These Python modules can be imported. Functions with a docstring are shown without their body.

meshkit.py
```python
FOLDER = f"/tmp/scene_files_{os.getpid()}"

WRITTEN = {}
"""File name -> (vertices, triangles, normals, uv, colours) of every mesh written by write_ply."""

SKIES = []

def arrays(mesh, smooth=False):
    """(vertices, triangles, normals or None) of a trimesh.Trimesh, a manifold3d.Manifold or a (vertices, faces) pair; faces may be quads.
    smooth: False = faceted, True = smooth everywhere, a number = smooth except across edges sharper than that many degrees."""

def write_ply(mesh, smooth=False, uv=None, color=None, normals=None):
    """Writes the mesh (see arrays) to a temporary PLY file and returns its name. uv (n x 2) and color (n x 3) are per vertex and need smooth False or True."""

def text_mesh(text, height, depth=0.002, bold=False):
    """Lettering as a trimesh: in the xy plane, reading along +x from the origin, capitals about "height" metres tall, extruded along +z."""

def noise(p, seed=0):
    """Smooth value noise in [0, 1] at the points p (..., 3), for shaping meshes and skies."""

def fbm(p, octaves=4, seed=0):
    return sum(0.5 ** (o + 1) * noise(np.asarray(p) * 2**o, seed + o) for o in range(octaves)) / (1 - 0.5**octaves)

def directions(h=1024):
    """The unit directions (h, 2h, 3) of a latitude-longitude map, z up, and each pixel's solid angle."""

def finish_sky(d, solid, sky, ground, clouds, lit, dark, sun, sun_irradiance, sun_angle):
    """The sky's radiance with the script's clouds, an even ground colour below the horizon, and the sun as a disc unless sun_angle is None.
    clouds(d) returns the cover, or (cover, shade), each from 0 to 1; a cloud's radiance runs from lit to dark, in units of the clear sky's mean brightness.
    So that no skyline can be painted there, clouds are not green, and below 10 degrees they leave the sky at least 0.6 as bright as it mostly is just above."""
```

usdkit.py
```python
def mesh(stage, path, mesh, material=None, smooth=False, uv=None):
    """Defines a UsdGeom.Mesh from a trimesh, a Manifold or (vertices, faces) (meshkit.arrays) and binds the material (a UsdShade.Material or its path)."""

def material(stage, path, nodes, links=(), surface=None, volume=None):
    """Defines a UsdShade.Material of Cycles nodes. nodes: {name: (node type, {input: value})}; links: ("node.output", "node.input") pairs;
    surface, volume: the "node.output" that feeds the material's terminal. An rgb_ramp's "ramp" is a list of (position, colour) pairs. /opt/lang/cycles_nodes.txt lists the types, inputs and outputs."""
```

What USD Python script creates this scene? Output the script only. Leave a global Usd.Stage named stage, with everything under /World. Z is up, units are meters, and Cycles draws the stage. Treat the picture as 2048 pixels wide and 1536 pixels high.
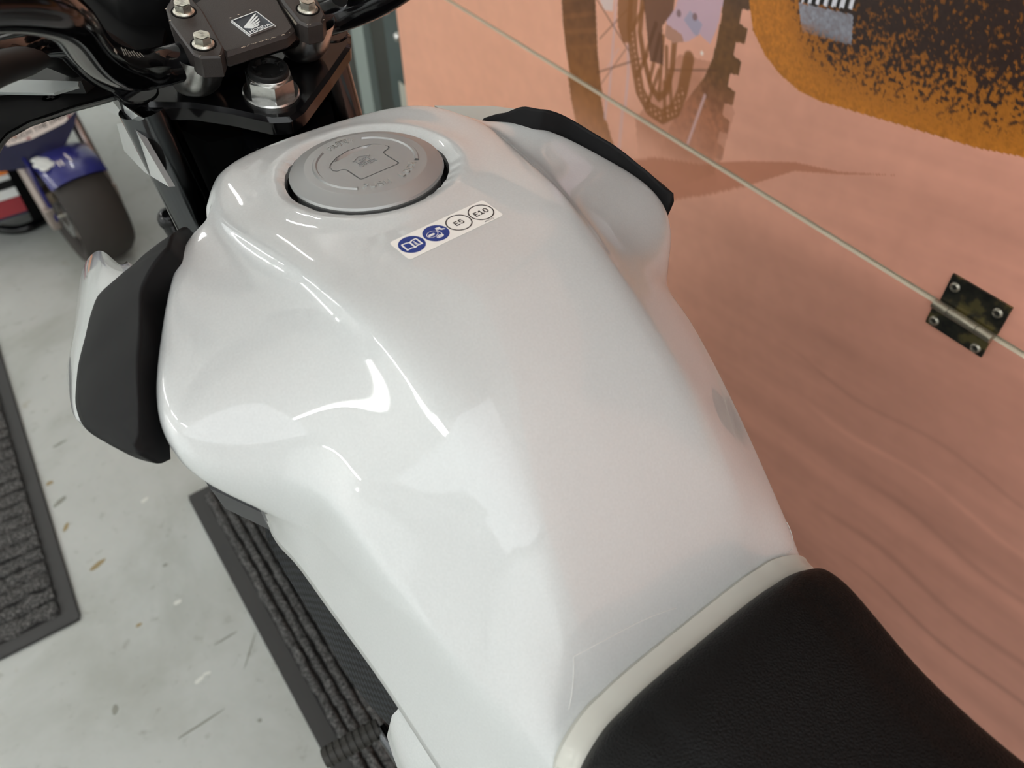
import math, random
import numpy as np
import trimesh, manifold3d, shapely
from shapely.geometry import Polygon, Point, LineString, box as sbox
from shapely import affinity
import usdkit, meshkit
from pxr import Usd, UsdGeom, UsdLux, UsdShade, Gf, Sdf, Vt

random.seed(7)
rng = np.random.default_rng(7)
stage = Usd.Stage.CreateInMemory()
UsdGeom.SetStageUpAxis(stage, 'Z')
UsdGeom.SetStageMetersPerUnit(stage, 1.0)
UsdGeom.Xform.Define(stage, '/World')

# ------------------------------------------------------------------ camera (a phone held above the seat)
CAP_H = 0.98                       # height of the fuel cap above the floor; the bike's own frame has its origin there
EYE = (-0.1607, -0.3500, 1.1907)
PITCH, ROLL, YAW = 45.0, 1.3, 36.0
p_, r_, w_ = map(math.radians, (PITCH, ROLL, YAW))
fwd = np.array([math.sin(w_) * math.cos(p_), math.cos(w_) * math.cos(p_), -math.sin(p_)])
rt0 = np.array([math.cos(w_), -math.sin(w_), 0.0])
dn0 = np.cross(fwd, rt0)
right = rt0 * math.cos(r_) + dn0 * math.sin(r_)
up = -(-rt0 * math.sin(r_) + dn0 * math.cos(r_))
cam = UsdGeom.Camera.Define(stage, '/World/camera')
M = Gf.Matrix4d(*[float(x) for row in ((*right, 0), (*up, 0), (*(-fwd), 0), (*EYE, 1)) for x in row])
cam.AddTransformOp().Set(M)
cam.CreateHorizontalApertureAttr(36.0)
cam.CreateVerticalApertureAttr(27.0)
cam.CreateFocalLengthAttr(36.0 * 1539 / 2048)
cam.CreateFStopAttr(9.0)
cam.CreateFocusDistanceAttr(0.44)
cam.CreateClippingRangeAttr(Gf.Vec2f(0.02, 100))
cam.CreateExposureAttr(0.42)

# ------------------------------------------------------------------ light: the showroom's ceiling tubes and an unseen cool light out of view on the left
TUBES = [(-2.15, 0.05, 1.5), (-2.15, 1.65, 1.5), (-2.15, 3.25, 1.5), (-3.75, 0.4, 1.5), (0.38, 2.25, 0.6)]
TUBE_Z, TUBE_POWER = 2.62, 30.0
FILL_PANELS = [(-3.4, 0.40, -3.05, -0.80), (-2.6, -0.9, 2.9, 4.2)]      # added glowing fill panels under the ceiling, brightening the tank top: x0, x1, y0, y1
FILL_POWER = 1.7
left_light = UsdLux.RectLight.Define(stage, '/World/unseen_left_light')  # unseen area light, placed to cool and lift the left flank
left_light.CreateWidthAttr(2.5); left_light.CreateHeightAttr(4.6); left_light.CreateIntensityAttr(0.6)
left_light.CreateColorAttr(Gf.Vec3f(0.92, 0.98, 1.0))
left_light.AddTranslateOp().Set(Gf.Vec3d(-3.9, 0.6, 1.35)); left_light.AddRotateYOp().Set(-90.0)
window = UsdLux.RectLight.Define(stage, '/World/unseen_rear_light')  # unseen soft light behind the camera, on the tank's rear and the boards
window.CreateWidthAttr(3.6); window.CreateHeightAttr(2.3); window.CreateIntensityAttr(0.45)
window.CreateColorAttr(Gf.Vec3f(0.96, 0.99, 1.0))
window.AddTranslateOp().Set(Gf.Vec3d(-2.3, -3.1, 1.55)); window.AddRotateXOp().Set(90.0)
dome = UsdLux.DomeLight.Define(stage, '/World/sky')
dome.CreateIntensityAttr(0.10)
dome.CreateColorAttr(Gf.Vec3f(1, 1, 1))

# ------------------------------------------------------------------ helpers
used = {}
def free(path):
    n = used.get(path, -1) + 1
    used[path] = n
    return path if n == 0 else '%s_%03d' % (path, n)

def data(prim, **kw):
    for k, v in kw.items():
        if v: prim.SetCustomDataByKey(k, v)
    return prim

def thing(name, label=None, category=None, group=None, kind=None, loc=(0, 0, 0), rotz=0.0):
    x = UsdGeom.Xform.Define(stage, free('/World/' + name))
    x.AddTranslateOp().Set(Gf.Vec3d(*map(float, loc)))
    if rotz: x.AddRotateZOp().Set(float(rotz))
    return data(x.GetPrim(), label=label, category=category, group=group, kind=kind)

def put(name, mesh, mat, parent=None, smooth=30, label=None, category=None, group=None, kind=None, uv=None):
    base = '/World' if parent is None else str(parent.GetPath() if hasattr(parent, 'GetPath') else parent)
    m = usdkit.mesh(stage, free(base + '/' + name), mesh, mat, smooth=smooth, uv=uv)
    return data(m.GetPrim(), label=label, category=category, group=group, kind=kind)

def cat(*ms): return trimesh.util.concatenate([m for x in ms for m in (x if isinstance(x, list) else [x])])

def mm(p):
    """millimetres in the bike's frame (origin at the fuel cap) to world metres"""
    return np.asarray(p, float) / 1000.0 + np.array([0, 0, CAP_H])

def mmesh(m):
    m = m.copy(); m.apply_scale(0.001); m.apply_translation([0, 0, CAP_H]); return m

def frame(o, x, y, z=None):
    """4x4 from an origin and two axes"""
    x = np.asarray(x, float); x = x / np.linalg.norm(x)
    y = np.asarray(y, float); y = y - x * (x @ y); y = y / np.linalg.norm(y)
    T = np.eye(4); T[:3, 0], T[:3, 1], T[:3, 2], T[:3, 3] = x, y, np.cross(x, y), o
    return T

def moved(m, T): m = m.copy(); m.apply_transform(T); return m

def extr(poly, h, z0=0.0):
    polys = getattr(poly, 'geoms', [poly])
    ms = []
    for g in polys:
        if g.area > 0:
            m = trimesh.creation.extrude_polygon(g, h, engine='earcut'); m.apply_translation([0, 0, z0]); ms.append(m)
    return trimesh.util.concatenate(ms)

def rbox(size, r, seg=3):
    """box with rounded edges: hull of eight spheres"""
    sx, sy, sz = [s / 2 - r for s in size]
    sp = trimesh.creation.icosphere(seg, r).vertices if seg <= 2 else trimesh.creation.icosphere(2, r).vertices
    pts = np.vstack([sp + np.array([a * sx, b * sy, c * sz]) for a in (-1, 1) for b in (-1, 1) for c in (-1, 1)])
    return trimesh.Trimesh(pts).convex_hull

def plate(poly, h, bev, z0=0.0):
    """extruded outline with chamfered rims"""
    inner = poly.buffer(-bev, join_style=1)
    sections = [(inner, z0), (poly, z0 + bev), (poly, z0 + h - bev), (inner, z0 + h)]
    n = 160
    rings = []
    for pl, z in sections:
        c = LineString(pl.exterior.coords)
        pts = np.array([c.interpolate(t, normalized=True).coords[0] for t in np.linspace(0, 1, n, endpoint=False)])
        rings.append(np.c_[pts, np.full(n, z)])
    # line the rings up
    for k in range(1, len(rings)):
        a = rings[k - 1]
        s = np.argmin([np.sum((np.roll(rings[k], -j, 0)[:, :2] - a[:, :2]) ** 2) for j in range(n)])
        rings[k] = np.roll(rings[k], -s, 0)
    v = np.vstack(rings); f = []
    for k in range(len(rings) - 1):
        for i in range(n):
            a, b = k * n + i, k * n + (i + 1) % n
            f += [[a, b, b + n], [a, b + n, a + n]]
    m = trimesh.Trimesh(v, f, process=False)
    capt = extr(inner, 1e-4, z0 + h - 1e-4); capb = extr(inner, 1e-4, z0)
    m = trimesh.util.concatenate([m, capt, capb]); m.fix_normals(); return m

def lathe(profile, n=64):
    m = trimesh.creation.revolve(np.array(profile, float), sections=n); m.fix_normals(); return m

def spline(pts, n=60):
    from scipy.interpolate import CubicSpline
    pts = np.asarray(pts, float)
    t = np.r_[0, np.cumsum(np.linalg.norm(np.diff(pts, axis=0), axis=1))]
    return CubicSpline(t, pts)(np.linspace(0, t[-1], n))

def tube(pts, rad, sides=20, n=60, curve=True, caps=True):
    p = spline(pts, n) if curve and len(pts) > 2 else np.asarray(pts, float)
    r = np.interp(np.linspace(0, 1, len(p)), np.linspace(0, 1, np.size(rad)), np.atleast_1d(rad))
    t = np.gradient(p, axis=0); t /= np.linalg.norm(t, axis=1, keepdims=True)
    a = np.cross(t[0], [0, 0, 1] if abs(t[0][2]) < .9 else [1, 0, 0]); a /= np.linalg.norm(a)
    A = []
    for k in range(len(p)):
        a = a - t[k] * (a @ t[k]); a /= np.linalg.norm(a); A.append(a)
    A = np.array(A); B = np.cross(t, A)
    ang = np.arange(sides) * 2 * np.pi / sides
    v = p[:, None] + r[:, None, None] * (np.cos(ang)[None, :, None] * A[:, None] + np.sin(ang)[None, :, None] * B[:, None])
    v = v.reshape(-1, 3); f = []
    for k in range(len(p) - 1):
        for i in range(sides):
            q, s = k * sides + i, k * sides + (i + 1) % sides
            f += [[q, s, s + sides], [q, s + sides, q + sides]]
    if caps:
        v = np.vstack([v, p[0], p[-1]]); c0, c1 = len(v) - 2, len(v) - 1; L = (len(p) - 1) * sides
        f += [[c0, (i + 1) % sides, i] for i in range(sides)] + [[c1, L + i, L + (i + 1) % sides] for i in range(sides)]
    m = trimesh.Trimesh(v, f, process=False); m.fix_normals(); return m

def grid_faces(nu, nv):
    i, j = np.meshgrid(np.arange(nu - 1), np.arange(nv - 1), indexing='ij')
    a = (i * nv + j).ravel()
    return np.vstack([np.c_[a, a + nv, a + nv + 1], np.c_[a, a + nv + 1, a + 1]])

def bspline_net(data_, nu, nv, iters=12):
    """open uniform cubic B-spline surface drawn towards the data points (progressive approximation)"""
    from scipy.interpolate import BSpline
    D = np.asarray(data_, float)
    def basis(n, ts):
        k = np.r_[[0] * 3, np.linspace(0, 1, n - 2), [1] * 3]
        return BSpline.design_matrix(np.clip(ts, 0, 1 - 1e-9), k, 3).toarray(), np.array([k[i + 1:i + 4].mean() for i in range(n)])
    n, m = D.shape[:2]
    _, gu = basis(n, np.array([0.])); _, gv = basis(m, np.array([0.]))
    Bu, _ = basis(n, gu); Bv, _ = basis(m, gv)
    P = D.copy()
    for _ in range(iters):
        P = P + 0.9 * (D - np.einsum('ai,bj,ijk->abk', Bu, Bv, P))
    Eu, _ = basis(n, np.linspace(0, 1, nu)); Ev, _ = basis(m, np.linspace(0, 1, nv))
    return np.einsum('ai,bj,ijk->abk', Eu, Ev, P)

# ------------------------------------------------------------------ materials
def look(name, nodes, links=(), surface='p.BSDF'):
    return usdkit.material(stage, '/World/Looks/' + name, nodes, links, surface=surface)

def plain(name, color, rough=0.5, metal=0.0, coat=0.0, coat_rough=0.03, bump=None, spec=0.5, var=None):
    nodes = {'p': ('principled_bsdf', dict(base_color=color, roughness=rough, metallic=metal, coat_weight=coat, coat_roughness=coat_rough, specular_ior_level=spec))}
    links = []
    if bump or var:
        nodes['t'] = ('texture_coordinate', {})
    if bump:
        sc, dist, strength = bump
        nodes['n'] = ('noise_texture', dict(scale=sc, detail=3.0))
        nodes['b'] = ('bump', dict(distance=dist, strength=strength))
        links += [('t.object', 'n.vector'), ('n.fac', 'b.height'), ('b.normal', 'p.normal')]
    if var:
        sc, c2, lo, hi = var
        nodes['n2'] = ('noise_texture', dict(scale=sc, detail=5.0, roughness=0.6))
        nodes['r2'] = ('rgb_ramp', {'ramp': [(lo, color), (hi, c2)]})
        links += [('t.object', 'n2.vector'), ('n2.fac', 'r2.fac'), ('r2.color', 'p.base_color')]
    return look(name, nodes, links)

def lin(r, g, b):
    return tuple((c / 255 / 12.92 if c / 255 <= .04045 else ((c / 255 + .055) / 1.055) ** 2.4) for c in (r, g, b))

white_paint = look('pearl_white_paint', {
    't': ('texture_coordinate', {}),
    'n': ('noise_texture', dict(scale=900.0, detail=2.0)),
    'r': ('rgb_ramp', {'ramp': [(0.3, (0.53, 0.552, 0.548)), (0.7, (0.565, 0.587, 0.583))]}),
    'p': ('principled_bsdf', dict(roughness=0.36, metallic=0.04, specular_ior_level=0.6, coat_weight=1.0, coat_roughness=0.012, coat_ior=1.5)),
}, [('t.object', 'n.vector'), ('n.fac', 'r.fac'), ('r.color', 'p.base_color')])
white_plastic = plain('white_plastic', (0.76, 0.77, 0.75), 0.3, coat=0.6)
trim_paint = plain('off_white_trim', (0.50, 0.50, 0.45), 0.4, coat=0.25, coat_rough=0.15)
black_plastic = plain('satin_black_plastic', (0.0075, 0.0075, 0.008), 0.55, spec=0.16, bump=(1800.0, 0.0002, 0.25))
black_gloss = plain('gloss_black_paint', (0.003, 0.003, 0.0035), 0.10, spec=0.4)
black_rubber = plain('black_rubber', (0.010, 0.010, 0.010), 0.6, spec=0.3)
black_deep = plain('black_frame_paint', (0.002, 0.002, 0.0022), 0.6, spec=0.06)
brown_black = plain('worn_black_clamp_paint', (0.026, 0.021, 0.019), 0.48, bump=(1500.0, 0.0002, 0.4))
cap_metal = plain('bead_blasted_aluminium', (0.38, 0.385, 0.38), 0.40, metal=0.55, bump=(2500.0, 0.0001, 0.35))
polished = plain('cast_aluminium', (0.70, 0.70, 0.68), 0.26, metal=1.0, var=(60.0, (0.42, 0.42, 0.41), 0.45, 0.7))
zinc = plain('zinc_plated_steel', (0.62, 0.60, 0.52), 0.32, metal=0.9, var=(300.0, (0.28, 0.27, 0.23), 0.5, 0.68))
chrome_dark = plain('dark_fork_tube', (0.10, 0.105, 0.11), 0.14, metal=1.0)
leather = look('black_grained_vinyl', {
    't': ('texture_coordinate', {}),
    'v': ('voronoi_texture', dict(scale=620.0, feature='distance_to_edge')),
    'm': ('math', dict(math_type='minimum', value2=0.25)),
    'n': ('noise_texture', dict(scale=900.0)),
    'a': ('math', dict(math_type='multiply_add', value2=0.15)),
    'b': ('bump', dict(distance=0.0009, strength=0.6)),
    'p': ('principled_bsdf', dict(base_color=(0.004, 0.004, 0.004), roughness=0.42, specular_ior_level=0.14)),
}, [('t.object', 'v.vector'), ('v.distance', 'm.value1'), ('t.object', 'n.vector'), ('n.fac', 'a.value1'), ('m.value', 'a.value3'), ('a.value', 'b.height'), ('b.normal', 'p.normal')])

# ------------------------------------------------------------------ the room
def noise_mat(name, stops, scale, rough=0.5, detail=6.0, coat=0.0, bump=0.0, bscale=None, dist=0.002, rrange=None):
    nodes = {'g': ('geometry', {}), 'n': ('noise_texture', dict(scale=scale, detail=detail, roughness=0.62)), 'r': ('rgb_ramp', {'ramp': stops}),
             'p': ('principled_bsdf', dict(roughness=rough, coat_weight=coat, coat_roughness=0.15))}
    links = [('g.position', 'n.vector'), ('n.fac', 'r.fac'), ('r.color', 'p.base_color')]
    if bump:
        nodes['n3'] = ('noise_texture', dict(scale=bscale or scale * 8, detail=4.0)); nodes['b'] = ('bump', dict(distance=dist, strength=bump))
        links += [('g.position', 'n3.vector'), ('n3.fac', 'b.height'), ('b.normal', 'p.normal')]
    return look(name, nodes, links)

FLOOR_A, FLOOR_B, FLOOR_C = (0.43, 0.45, 0.425), (0.35, 0.365, 0.33), (0.27, 0.27, 0.235)
floor_mat = look('painted_concrete_floor', {
    'g': ('geometry', {}),
    'n1': ('noise_texture', dict(scale=3.2, detail=8.0, roughness=0.62, distortion=0.4)),
    'r1': ('rgb_ramp', {'ramp': [(0.36, FLOOR_B), (0.52, FLOOR_A), (0.70, (0.47, 0.49, 0.465))]}),
    'n2': ('noise_texture', dict(scale=38.0, detail=4.0, roughness=0.6)),
    'r2': ('rgb_ramp', {'ramp': [(0.60, (0, 0, 0)), (0.78, (.9, .9, .9))]}),
    'm': ('mix_color', dict(blend_type='mix', b=FLOOR_C)),
    'n4': ('noise_texture', dict(scale=11.0, detail=3.0, roughness=0.5)),
    'r4': ('rgb_ramp', {'ramp': [(0.68, (0, 0, 0)), (0.80, (1, 1, 1))]}),
    'm2': ('mix_color', dict(blend_type='mix', b=(0.27, 0.22, 0.13))),
    'n3': ('noise_texture', dict(scale=60.0, detail=3.0)), 'b': ('bump', dict(distance=0.0006, strength=0.3)),
    'p': ('principled_bsdf', dict(roughness=0.42)),
}, [('g.position', 'n1.vector'), ('n1.fac', 'r1.fac'), ('g.position', 'n2.vector'), ('n2.fac', 'r2.fac'), ('r1.color', 'm.a'), ('r2.color', 'm.fac'),
    ('g.position', 'n4.vector'), ('n4.fac', 'r4.fac'), ('m.result', 'm2.a'), ('r4.color', 'm2.fac'), ('m2.result', 'p.base_color'),
    ('g.position', 'n3.vector'), ('n3.fac', 'b.height'), ('b.normal', 'p.normal')])
wall_mat = plain('white_wall_paint', (0.82, 0.82, 0.80), 0.7)
ceil_mat = plain('ceiling_paint', (0.86, 0.86, 0.84), 0.8)

def bx(x0, x1, y0, y1, z0, z1):
    m = trimesh.creation.box((x1 - x0, y1 - y0, z1 - z0)); m.apply_translation([(x0 + x1) / 2, (y0 + y1) / 2, (z0 + z1) / 2]); return m
RX0, RX1, RY0, RY1, RZ = -4.2, 1.3, -3.2, 4.6, 2.9
put('floor', bx(RX0, RX1, RY0, RY1, -0.1, 0), floor_mat, kind='structure')
put('ceiling', bx(RX0, RX1, RY0, RY1, RZ, RZ + .1), ceil_mat, kind='structure')
put('wall_front', bx(RX0, RX1, RY1, RY1 + .1, 0, RZ), wall_mat, kind='structure')
put('wall_back', bx(RX0, RX1, RY0 - .1, RY0, 0, RZ), wall_mat, kind='structure')
put('wall_left', bx(RX0 - .1, RX0, RY0, RY1, 0, RZ), wall_mat, kind='structure')

# the plane of the printed boards: s runs along it (forwards), z up, the third axis into the room
WD = np.array([0.0915017, 0.9958048, 0.0]); WN = np.array([0.9958048, -0.0915017, 0.0])
WP = 0.5
def wallpt(s, z, out=0.0): return WD * s + WN * (WP - out) + np.array([0, 0, z])
def wbox(s0, s1, z0, z1, o0, o1):
    """box on the wall between offsets o0 and o1 (towards the room)"""
    pts = np.array([wallpt(s, z, o) for s in (s0, s1) for z in (z0, z1) for o in (o0, o1)])
    return trimesh.Trimesh(pts).convex_hull
put('wall_right', wbox(-3.8, 1.10, 0, RZ, -0.09, -0.022), wall_mat, kind='structure')

# printed mural: sand, the lower half of a dirt bike's wheel, dark orange scrub
def inside(poly, X, Y):
    p = np.asarray(poly, float); r = np.zeros(X.shape, bool)
    for (x0, y0), (x1, y1) in zip(p, np.roll(p, -1, 0)):
        if y0 == y1: continue
        hit = ((Y >= min(y0, y1)) & (Y < max(y0, y1))) & (X < x0 + (Y - y0) * (x1 - x0) / (y1 - y0))
        r ^= hit
    return r
def near(line, X, Y):
    p = np.asarray(line, float); d = np.full(X.shape, 9.0)
    for a, b in zip(p[:-1], p[1:]):
        e = b - a; t = np.clip(((X - a[0]) * e[0] + (Y - a[1]) * e[1]) / (e @ e), 0, 1)
        d = np.minimum(d, np.hypot(X - a[0] - t * e[0], Y - a[1] - t * e[1]))
    return d
def sm(x, a, b):
    t = np.clip((x - a) / (b - a), 0, 1); return t * t * (3 - 2 * t)
SANDC = [np.array(lin(*c)) for c in ((226, 166, 138), (208, 145, 124), (210, 150, 130), (230, 175, 150))]
def mural(Sx, Zx):
    P = np.stack([Sx, Zx, np.zeros_like(Sx)], -1)
    n1 = meshkit.fbm(P * [2.2, 5, 1], 4, 3)[..., None]; n2 = meshkit.fbm(P * [5, 26, 1] + [0, 0, 3], 4, 9); n3 = meshkit.fbm(P * 60, 3, 21)
    t = sm(Sx, -0.3, 0.75)[..., None]
    col = SANDC[2] * 1.05 * (1 - t) + SANDC[0] * t
    col = col * (0.86 + 0.28 * n1)
    # rippled sand towards the viewer's end
    tilt = Zx + 0.16 * Sx
    Pr = np.stack([Sx * 2.0, tilt * 30, np.zeros_like(Sx) + 5], -1)
    rip = meshkit.fbm(Pr, 4, 13)
    k = (1 - sm(Sx, -0.05, 0.45)) * 0.42 + 0.12
    col = col * (1 + (k * (rip - .5) * 0.75))[..., None]
    dk = sm(0.66 + 0.25 * Sx - Zx, 0.0, 0.28) * (1 - sm(Sx, 0.1, 0.5)) * 0.08
    col = col * (1 - dk)[..., None]
    for z0, s0, s1, w, a in ((0.42, -0.36, 0.0, 0.006, .22), (0.365, -0.36, -0.06, 0.004, .25), (0.55, -0.3, 0.05, 0.004, -.14), (0.50, -0.34, -.02, .005, .16), (0.60, -0.28, 0.1, .003, .14)):
        zc = z0 - 0.10 * (Sx - s0) + 0.006 * np.sin(Sx * 30)
        mk = np.exp(-((Zx - zc) / w) ** 2) * sm(Sx, s0 - .05, s0) * (1 - sm(Sx, s1 - .15, s1)); col = col * (1 - a * mk)[..., None]
    col = col * (0.95 + 0.1 * n3)[..., None]
    def lay(c, a):
        nonlocal col
        a = np.clip(a, 0, 1)[..., None]; col = col * (1 - a) + np.array(c) * a
    # shadow under the wheel
    sh = inside([(0.45, .62), (0.314, 0.695), (0.236, 0.722), (0.165, 0.757), (0.106, 0.783), (0.053, 0.797), (-0.009, 0.823), (0.052, 0.795), (0.104, 0.774), (0.158, 0.731), (0.206, 0.697), (0.291, 0.641), (.45, .57)], Sx, Zx)
    soft = np.clip(0.5 - 0, 0, 1)
    lay(lin(176, 104, 70), sh * 0.62)
    hz_ = inside([(.34, .66), (.36, .73), (.33, .78), (.30, .83), (.24, .84), (.20, .80), (.21, .72), (.26, .68)], Sx, Zx)
    lay(lin(172, 112, 82), hz_ * (.25 + .5 * meshkit.fbm(P * 40, 3, 61)) * sm(Zx, .66, .74))
    # left tyre band
    ty = inside([(0.52, 1.3), (0.539, 0.823), (0.534, 0.794), (0.526, 0.765), (0.514, 0.733), (0.502, 0.699), (0.489, 0.671), (0.47, 0.63), (0.37, 0.63), (0.405, 0.683), (0.426, 0.712), (0.441, 0.742), (0.453, 0.782), (0.459, 0.816), (0.464, 0.844), (0.44, 1.3)], Sx, Zx)
    w = Zx - 0.30 * Sx
    stripe = sm(np.sin((Zx * 1.0 + 0.35 * Sx) * 300), .35, .9)
    base = np.array(lin(150, 96, 50)) * (1 - sm(Zx, .68, .88))[..., None] + np.array(lin(104, 68, 44)) * sm(Zx, .68, .88)[..., None]
    tc = base * (0.75 + 0.5 * meshkit.fbm(P * 90, 3, 31))[..., None] * (1 + 0.22 * stripe * sm(Zx, .74, .80))[..., None]
    a = (ty * (0.90 * sm(Zx, .56, .74) + .1))[..., None]; col = col * (1 - a) + tc * a
    # knobbly right tyre
    ang = Zx * 300
    edge = 0.205 + 0.012 * sm(np.sin(Zx * 190 + 1), -.2, .3)
    kt = ((Sx > edge) & (Sx < np.interp(Zx, [.70, .739, .767, .795, .82, .844, .885, .91], [.305, .300, .287, .27, .254, .246, .244, .245])) & (Zx > .69)).astype(float)
    base = np.array(lin(168, 108, 78)) * (1 - sm(Zx, .77, .84))[..., None] + np.array(lin(104, 70, 36)) * sm(Zx, .77, .84)[..., None]
    base = base * (1 - sm(Zx, .87, .93))[..., None] + np.array(lin(84, 62, 46)) * sm(Zx, .87, .93)[..., None]
    tc = base * (0.62 + 0.76 * meshkit.fbm(P * 170, 3, 41))[..., None]
    a = (kt * (0.97 * sm(Zx, .69, .80)))[..., None]; col = col * (1 - a) + tc * a
    brown = lin(140, 88, 44); dark = lin(98, 62, 40); pale = lin(214, 178, 176); lil = lin(198, 168, 182)
    # spokes
    for ln, wd, c_, al in (([(0.424, 0.95), (0.422, 0.835), (0.422, 0.775), (0.422, 0.704)], .0022, pale, .75), ([(0.392, .81), (0.387, 0.778), (0.387, 0.660)], .0026, pale, .7), ([(0.249, 0.80), (0.264, 0.735)], .002, pale, .7),
                           ([(0.47, 0.85), (0.391, 0.805)], .0012, dark, .6), ([(0.452, 0.755), (0.365, 0.803)], .0012, dark, .6), ([(0.448, 0.734), (0.396, 0.804)], .0012, dark, .4), ([(0.45, .80), (.40, .85)], .0012, dark, .5), ([(0.316, 0.806), (0.238, 0.833)], .0014, dark, .6), ([(0.43, .77), (.41, .80)], .001, pale, .5)):
        lay(c_, (1 - sm(near(ln, Sx, Zx), wd * .6, wd * 1.5)) * al)
    # brake disc: two rims, radial webs, holes
    out_ = [(0.392, .95), (0.39, 0.864), (0.389, 0.834), (0.381, 0.806), (0.361, 0.764), (0.34, 0.749), (0.315, 0.748), (0.294, 0.765), (0.286, 0.79), (.283, .83)]
    lay(brown, (1 - sm(near(out_, Sx, Zx), .0075, .0105)) * .9)
    hole = sm(np.sin((Sx + .4 * Zx) * 620) * np.sin((Zx - .2 * Sx) * 560), .35, .6)
    lay(SANDC[0], (1 - sm(near(out_[2:-1], Sx, Zx), .003, .006)) * hole * .65)
    inn = [(0.374, .90), (0.372, 0.832), (0.36, 0.805), (0.341, 0.776), (0.325, 0.768), (0.312, 0.782), (0.308, 0.81), (.31, .84)]
    lay(brown, (1 - sm(near(inn, Sx, Zx), .0035, .0055)) * .9)
    for a_, b_ in (((.36, .80), (.345, .85)), ((.345, .782), (.336, .84)), ((.325, .77), (.33, .84)), ((.313, .785), (.322, .83)), ((.388, .83), (.37, .86)), ((.345, .75), (.33, .80)), ((.31, .75), (.318, .79)), ((.37, .78), (.355, .81)), ((.30, .765), (.31, .80))):
        lay(brown, (1 - sm(near([a_, b_], Sx, Zx), .0022, .004)) * .85)
    # fork legs, dark, and the pale caliper shield with bolts
    for pg, c_ in (([(0.426, 1.3), (0.419, 0.856), (0.415, 0.826), (0.402, 0.81), (0.387, 0.815), (0.39, 0.864), (0.392, 1.3)], brown), ([(0.371, 1.3), (0.371, 0.869), (0.362, 0.843), (0.348, 0.806), (0.324, 0.809), (0.334, 0.851), (0.318, 0.871), (0.318, 1.3)], dark)):
        lay(np.array(c_) , inside(pg, Sx, Zx) * .88)
    lay(lin(216, 200, 196), inside([(0.456, 0.95), (0.456, 0.846), (0.444, 0.837), (0.428, 0.84), (0.427, 0.95)], Sx, Zx) * .8)
    cal = inside([(0.314, 1.3), (0.314, 0.885), (0.316, 0.875), (0.327, 0.86), (0.328, 0.841), (0.311, 0.839), (0.288, 0.848), (0.272, 0.861), (0.254, 0.856), (0.247, 0.877), (0.245, 0.904), (.244, 1.3)], Sx, Zx)
    lay(lil, cal * .9)
    lay(lin(160, 156, 176), cal * inside([(.30, .868), (.275, .856), (.27, .872), (.292, .88)], Sx, Zx) * .8)
    lay(lin(176, 118, 66), cal * inside([(.33, .856), (.33, .83), (.29, .84), (.30, .852)], Sx, Zx) * .7)
    for bxy in ((0.309, 0.872), (0.283, 0.876)): lay(lin(140, 110, 110), (1 - sm(np.hypot(Sx - bxy[0], Zx - bxy[1]), .0035, .0045)))
    lay(lin(240, 225, 215), (1 - sm(np.hypot(Sx - .264, Zx - .843), .002, .003)))
    # scrub and shadowed ground behind the wheel, speckled; the engine's fins and a pale block above
    g = inside([(0.215, 1.6), (0.21, 0.913), (0.198, 0.888), (0.175, 0.87), (0.151, 0.859), (0.122, 0.852), (0.091, 0.853), (0.034, 0.861), (-0.016, 0.868), (-0.062, 0.874), (-0.101, 0.883), (-.2, .90), (-.6, 1.0), (-.6, 1.6)], Sx, Zx).astype(float)
    sp = meshkit.noise(P * 360, 51) * .62 + meshkit.noise(P * 640, 52) * .38
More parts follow.
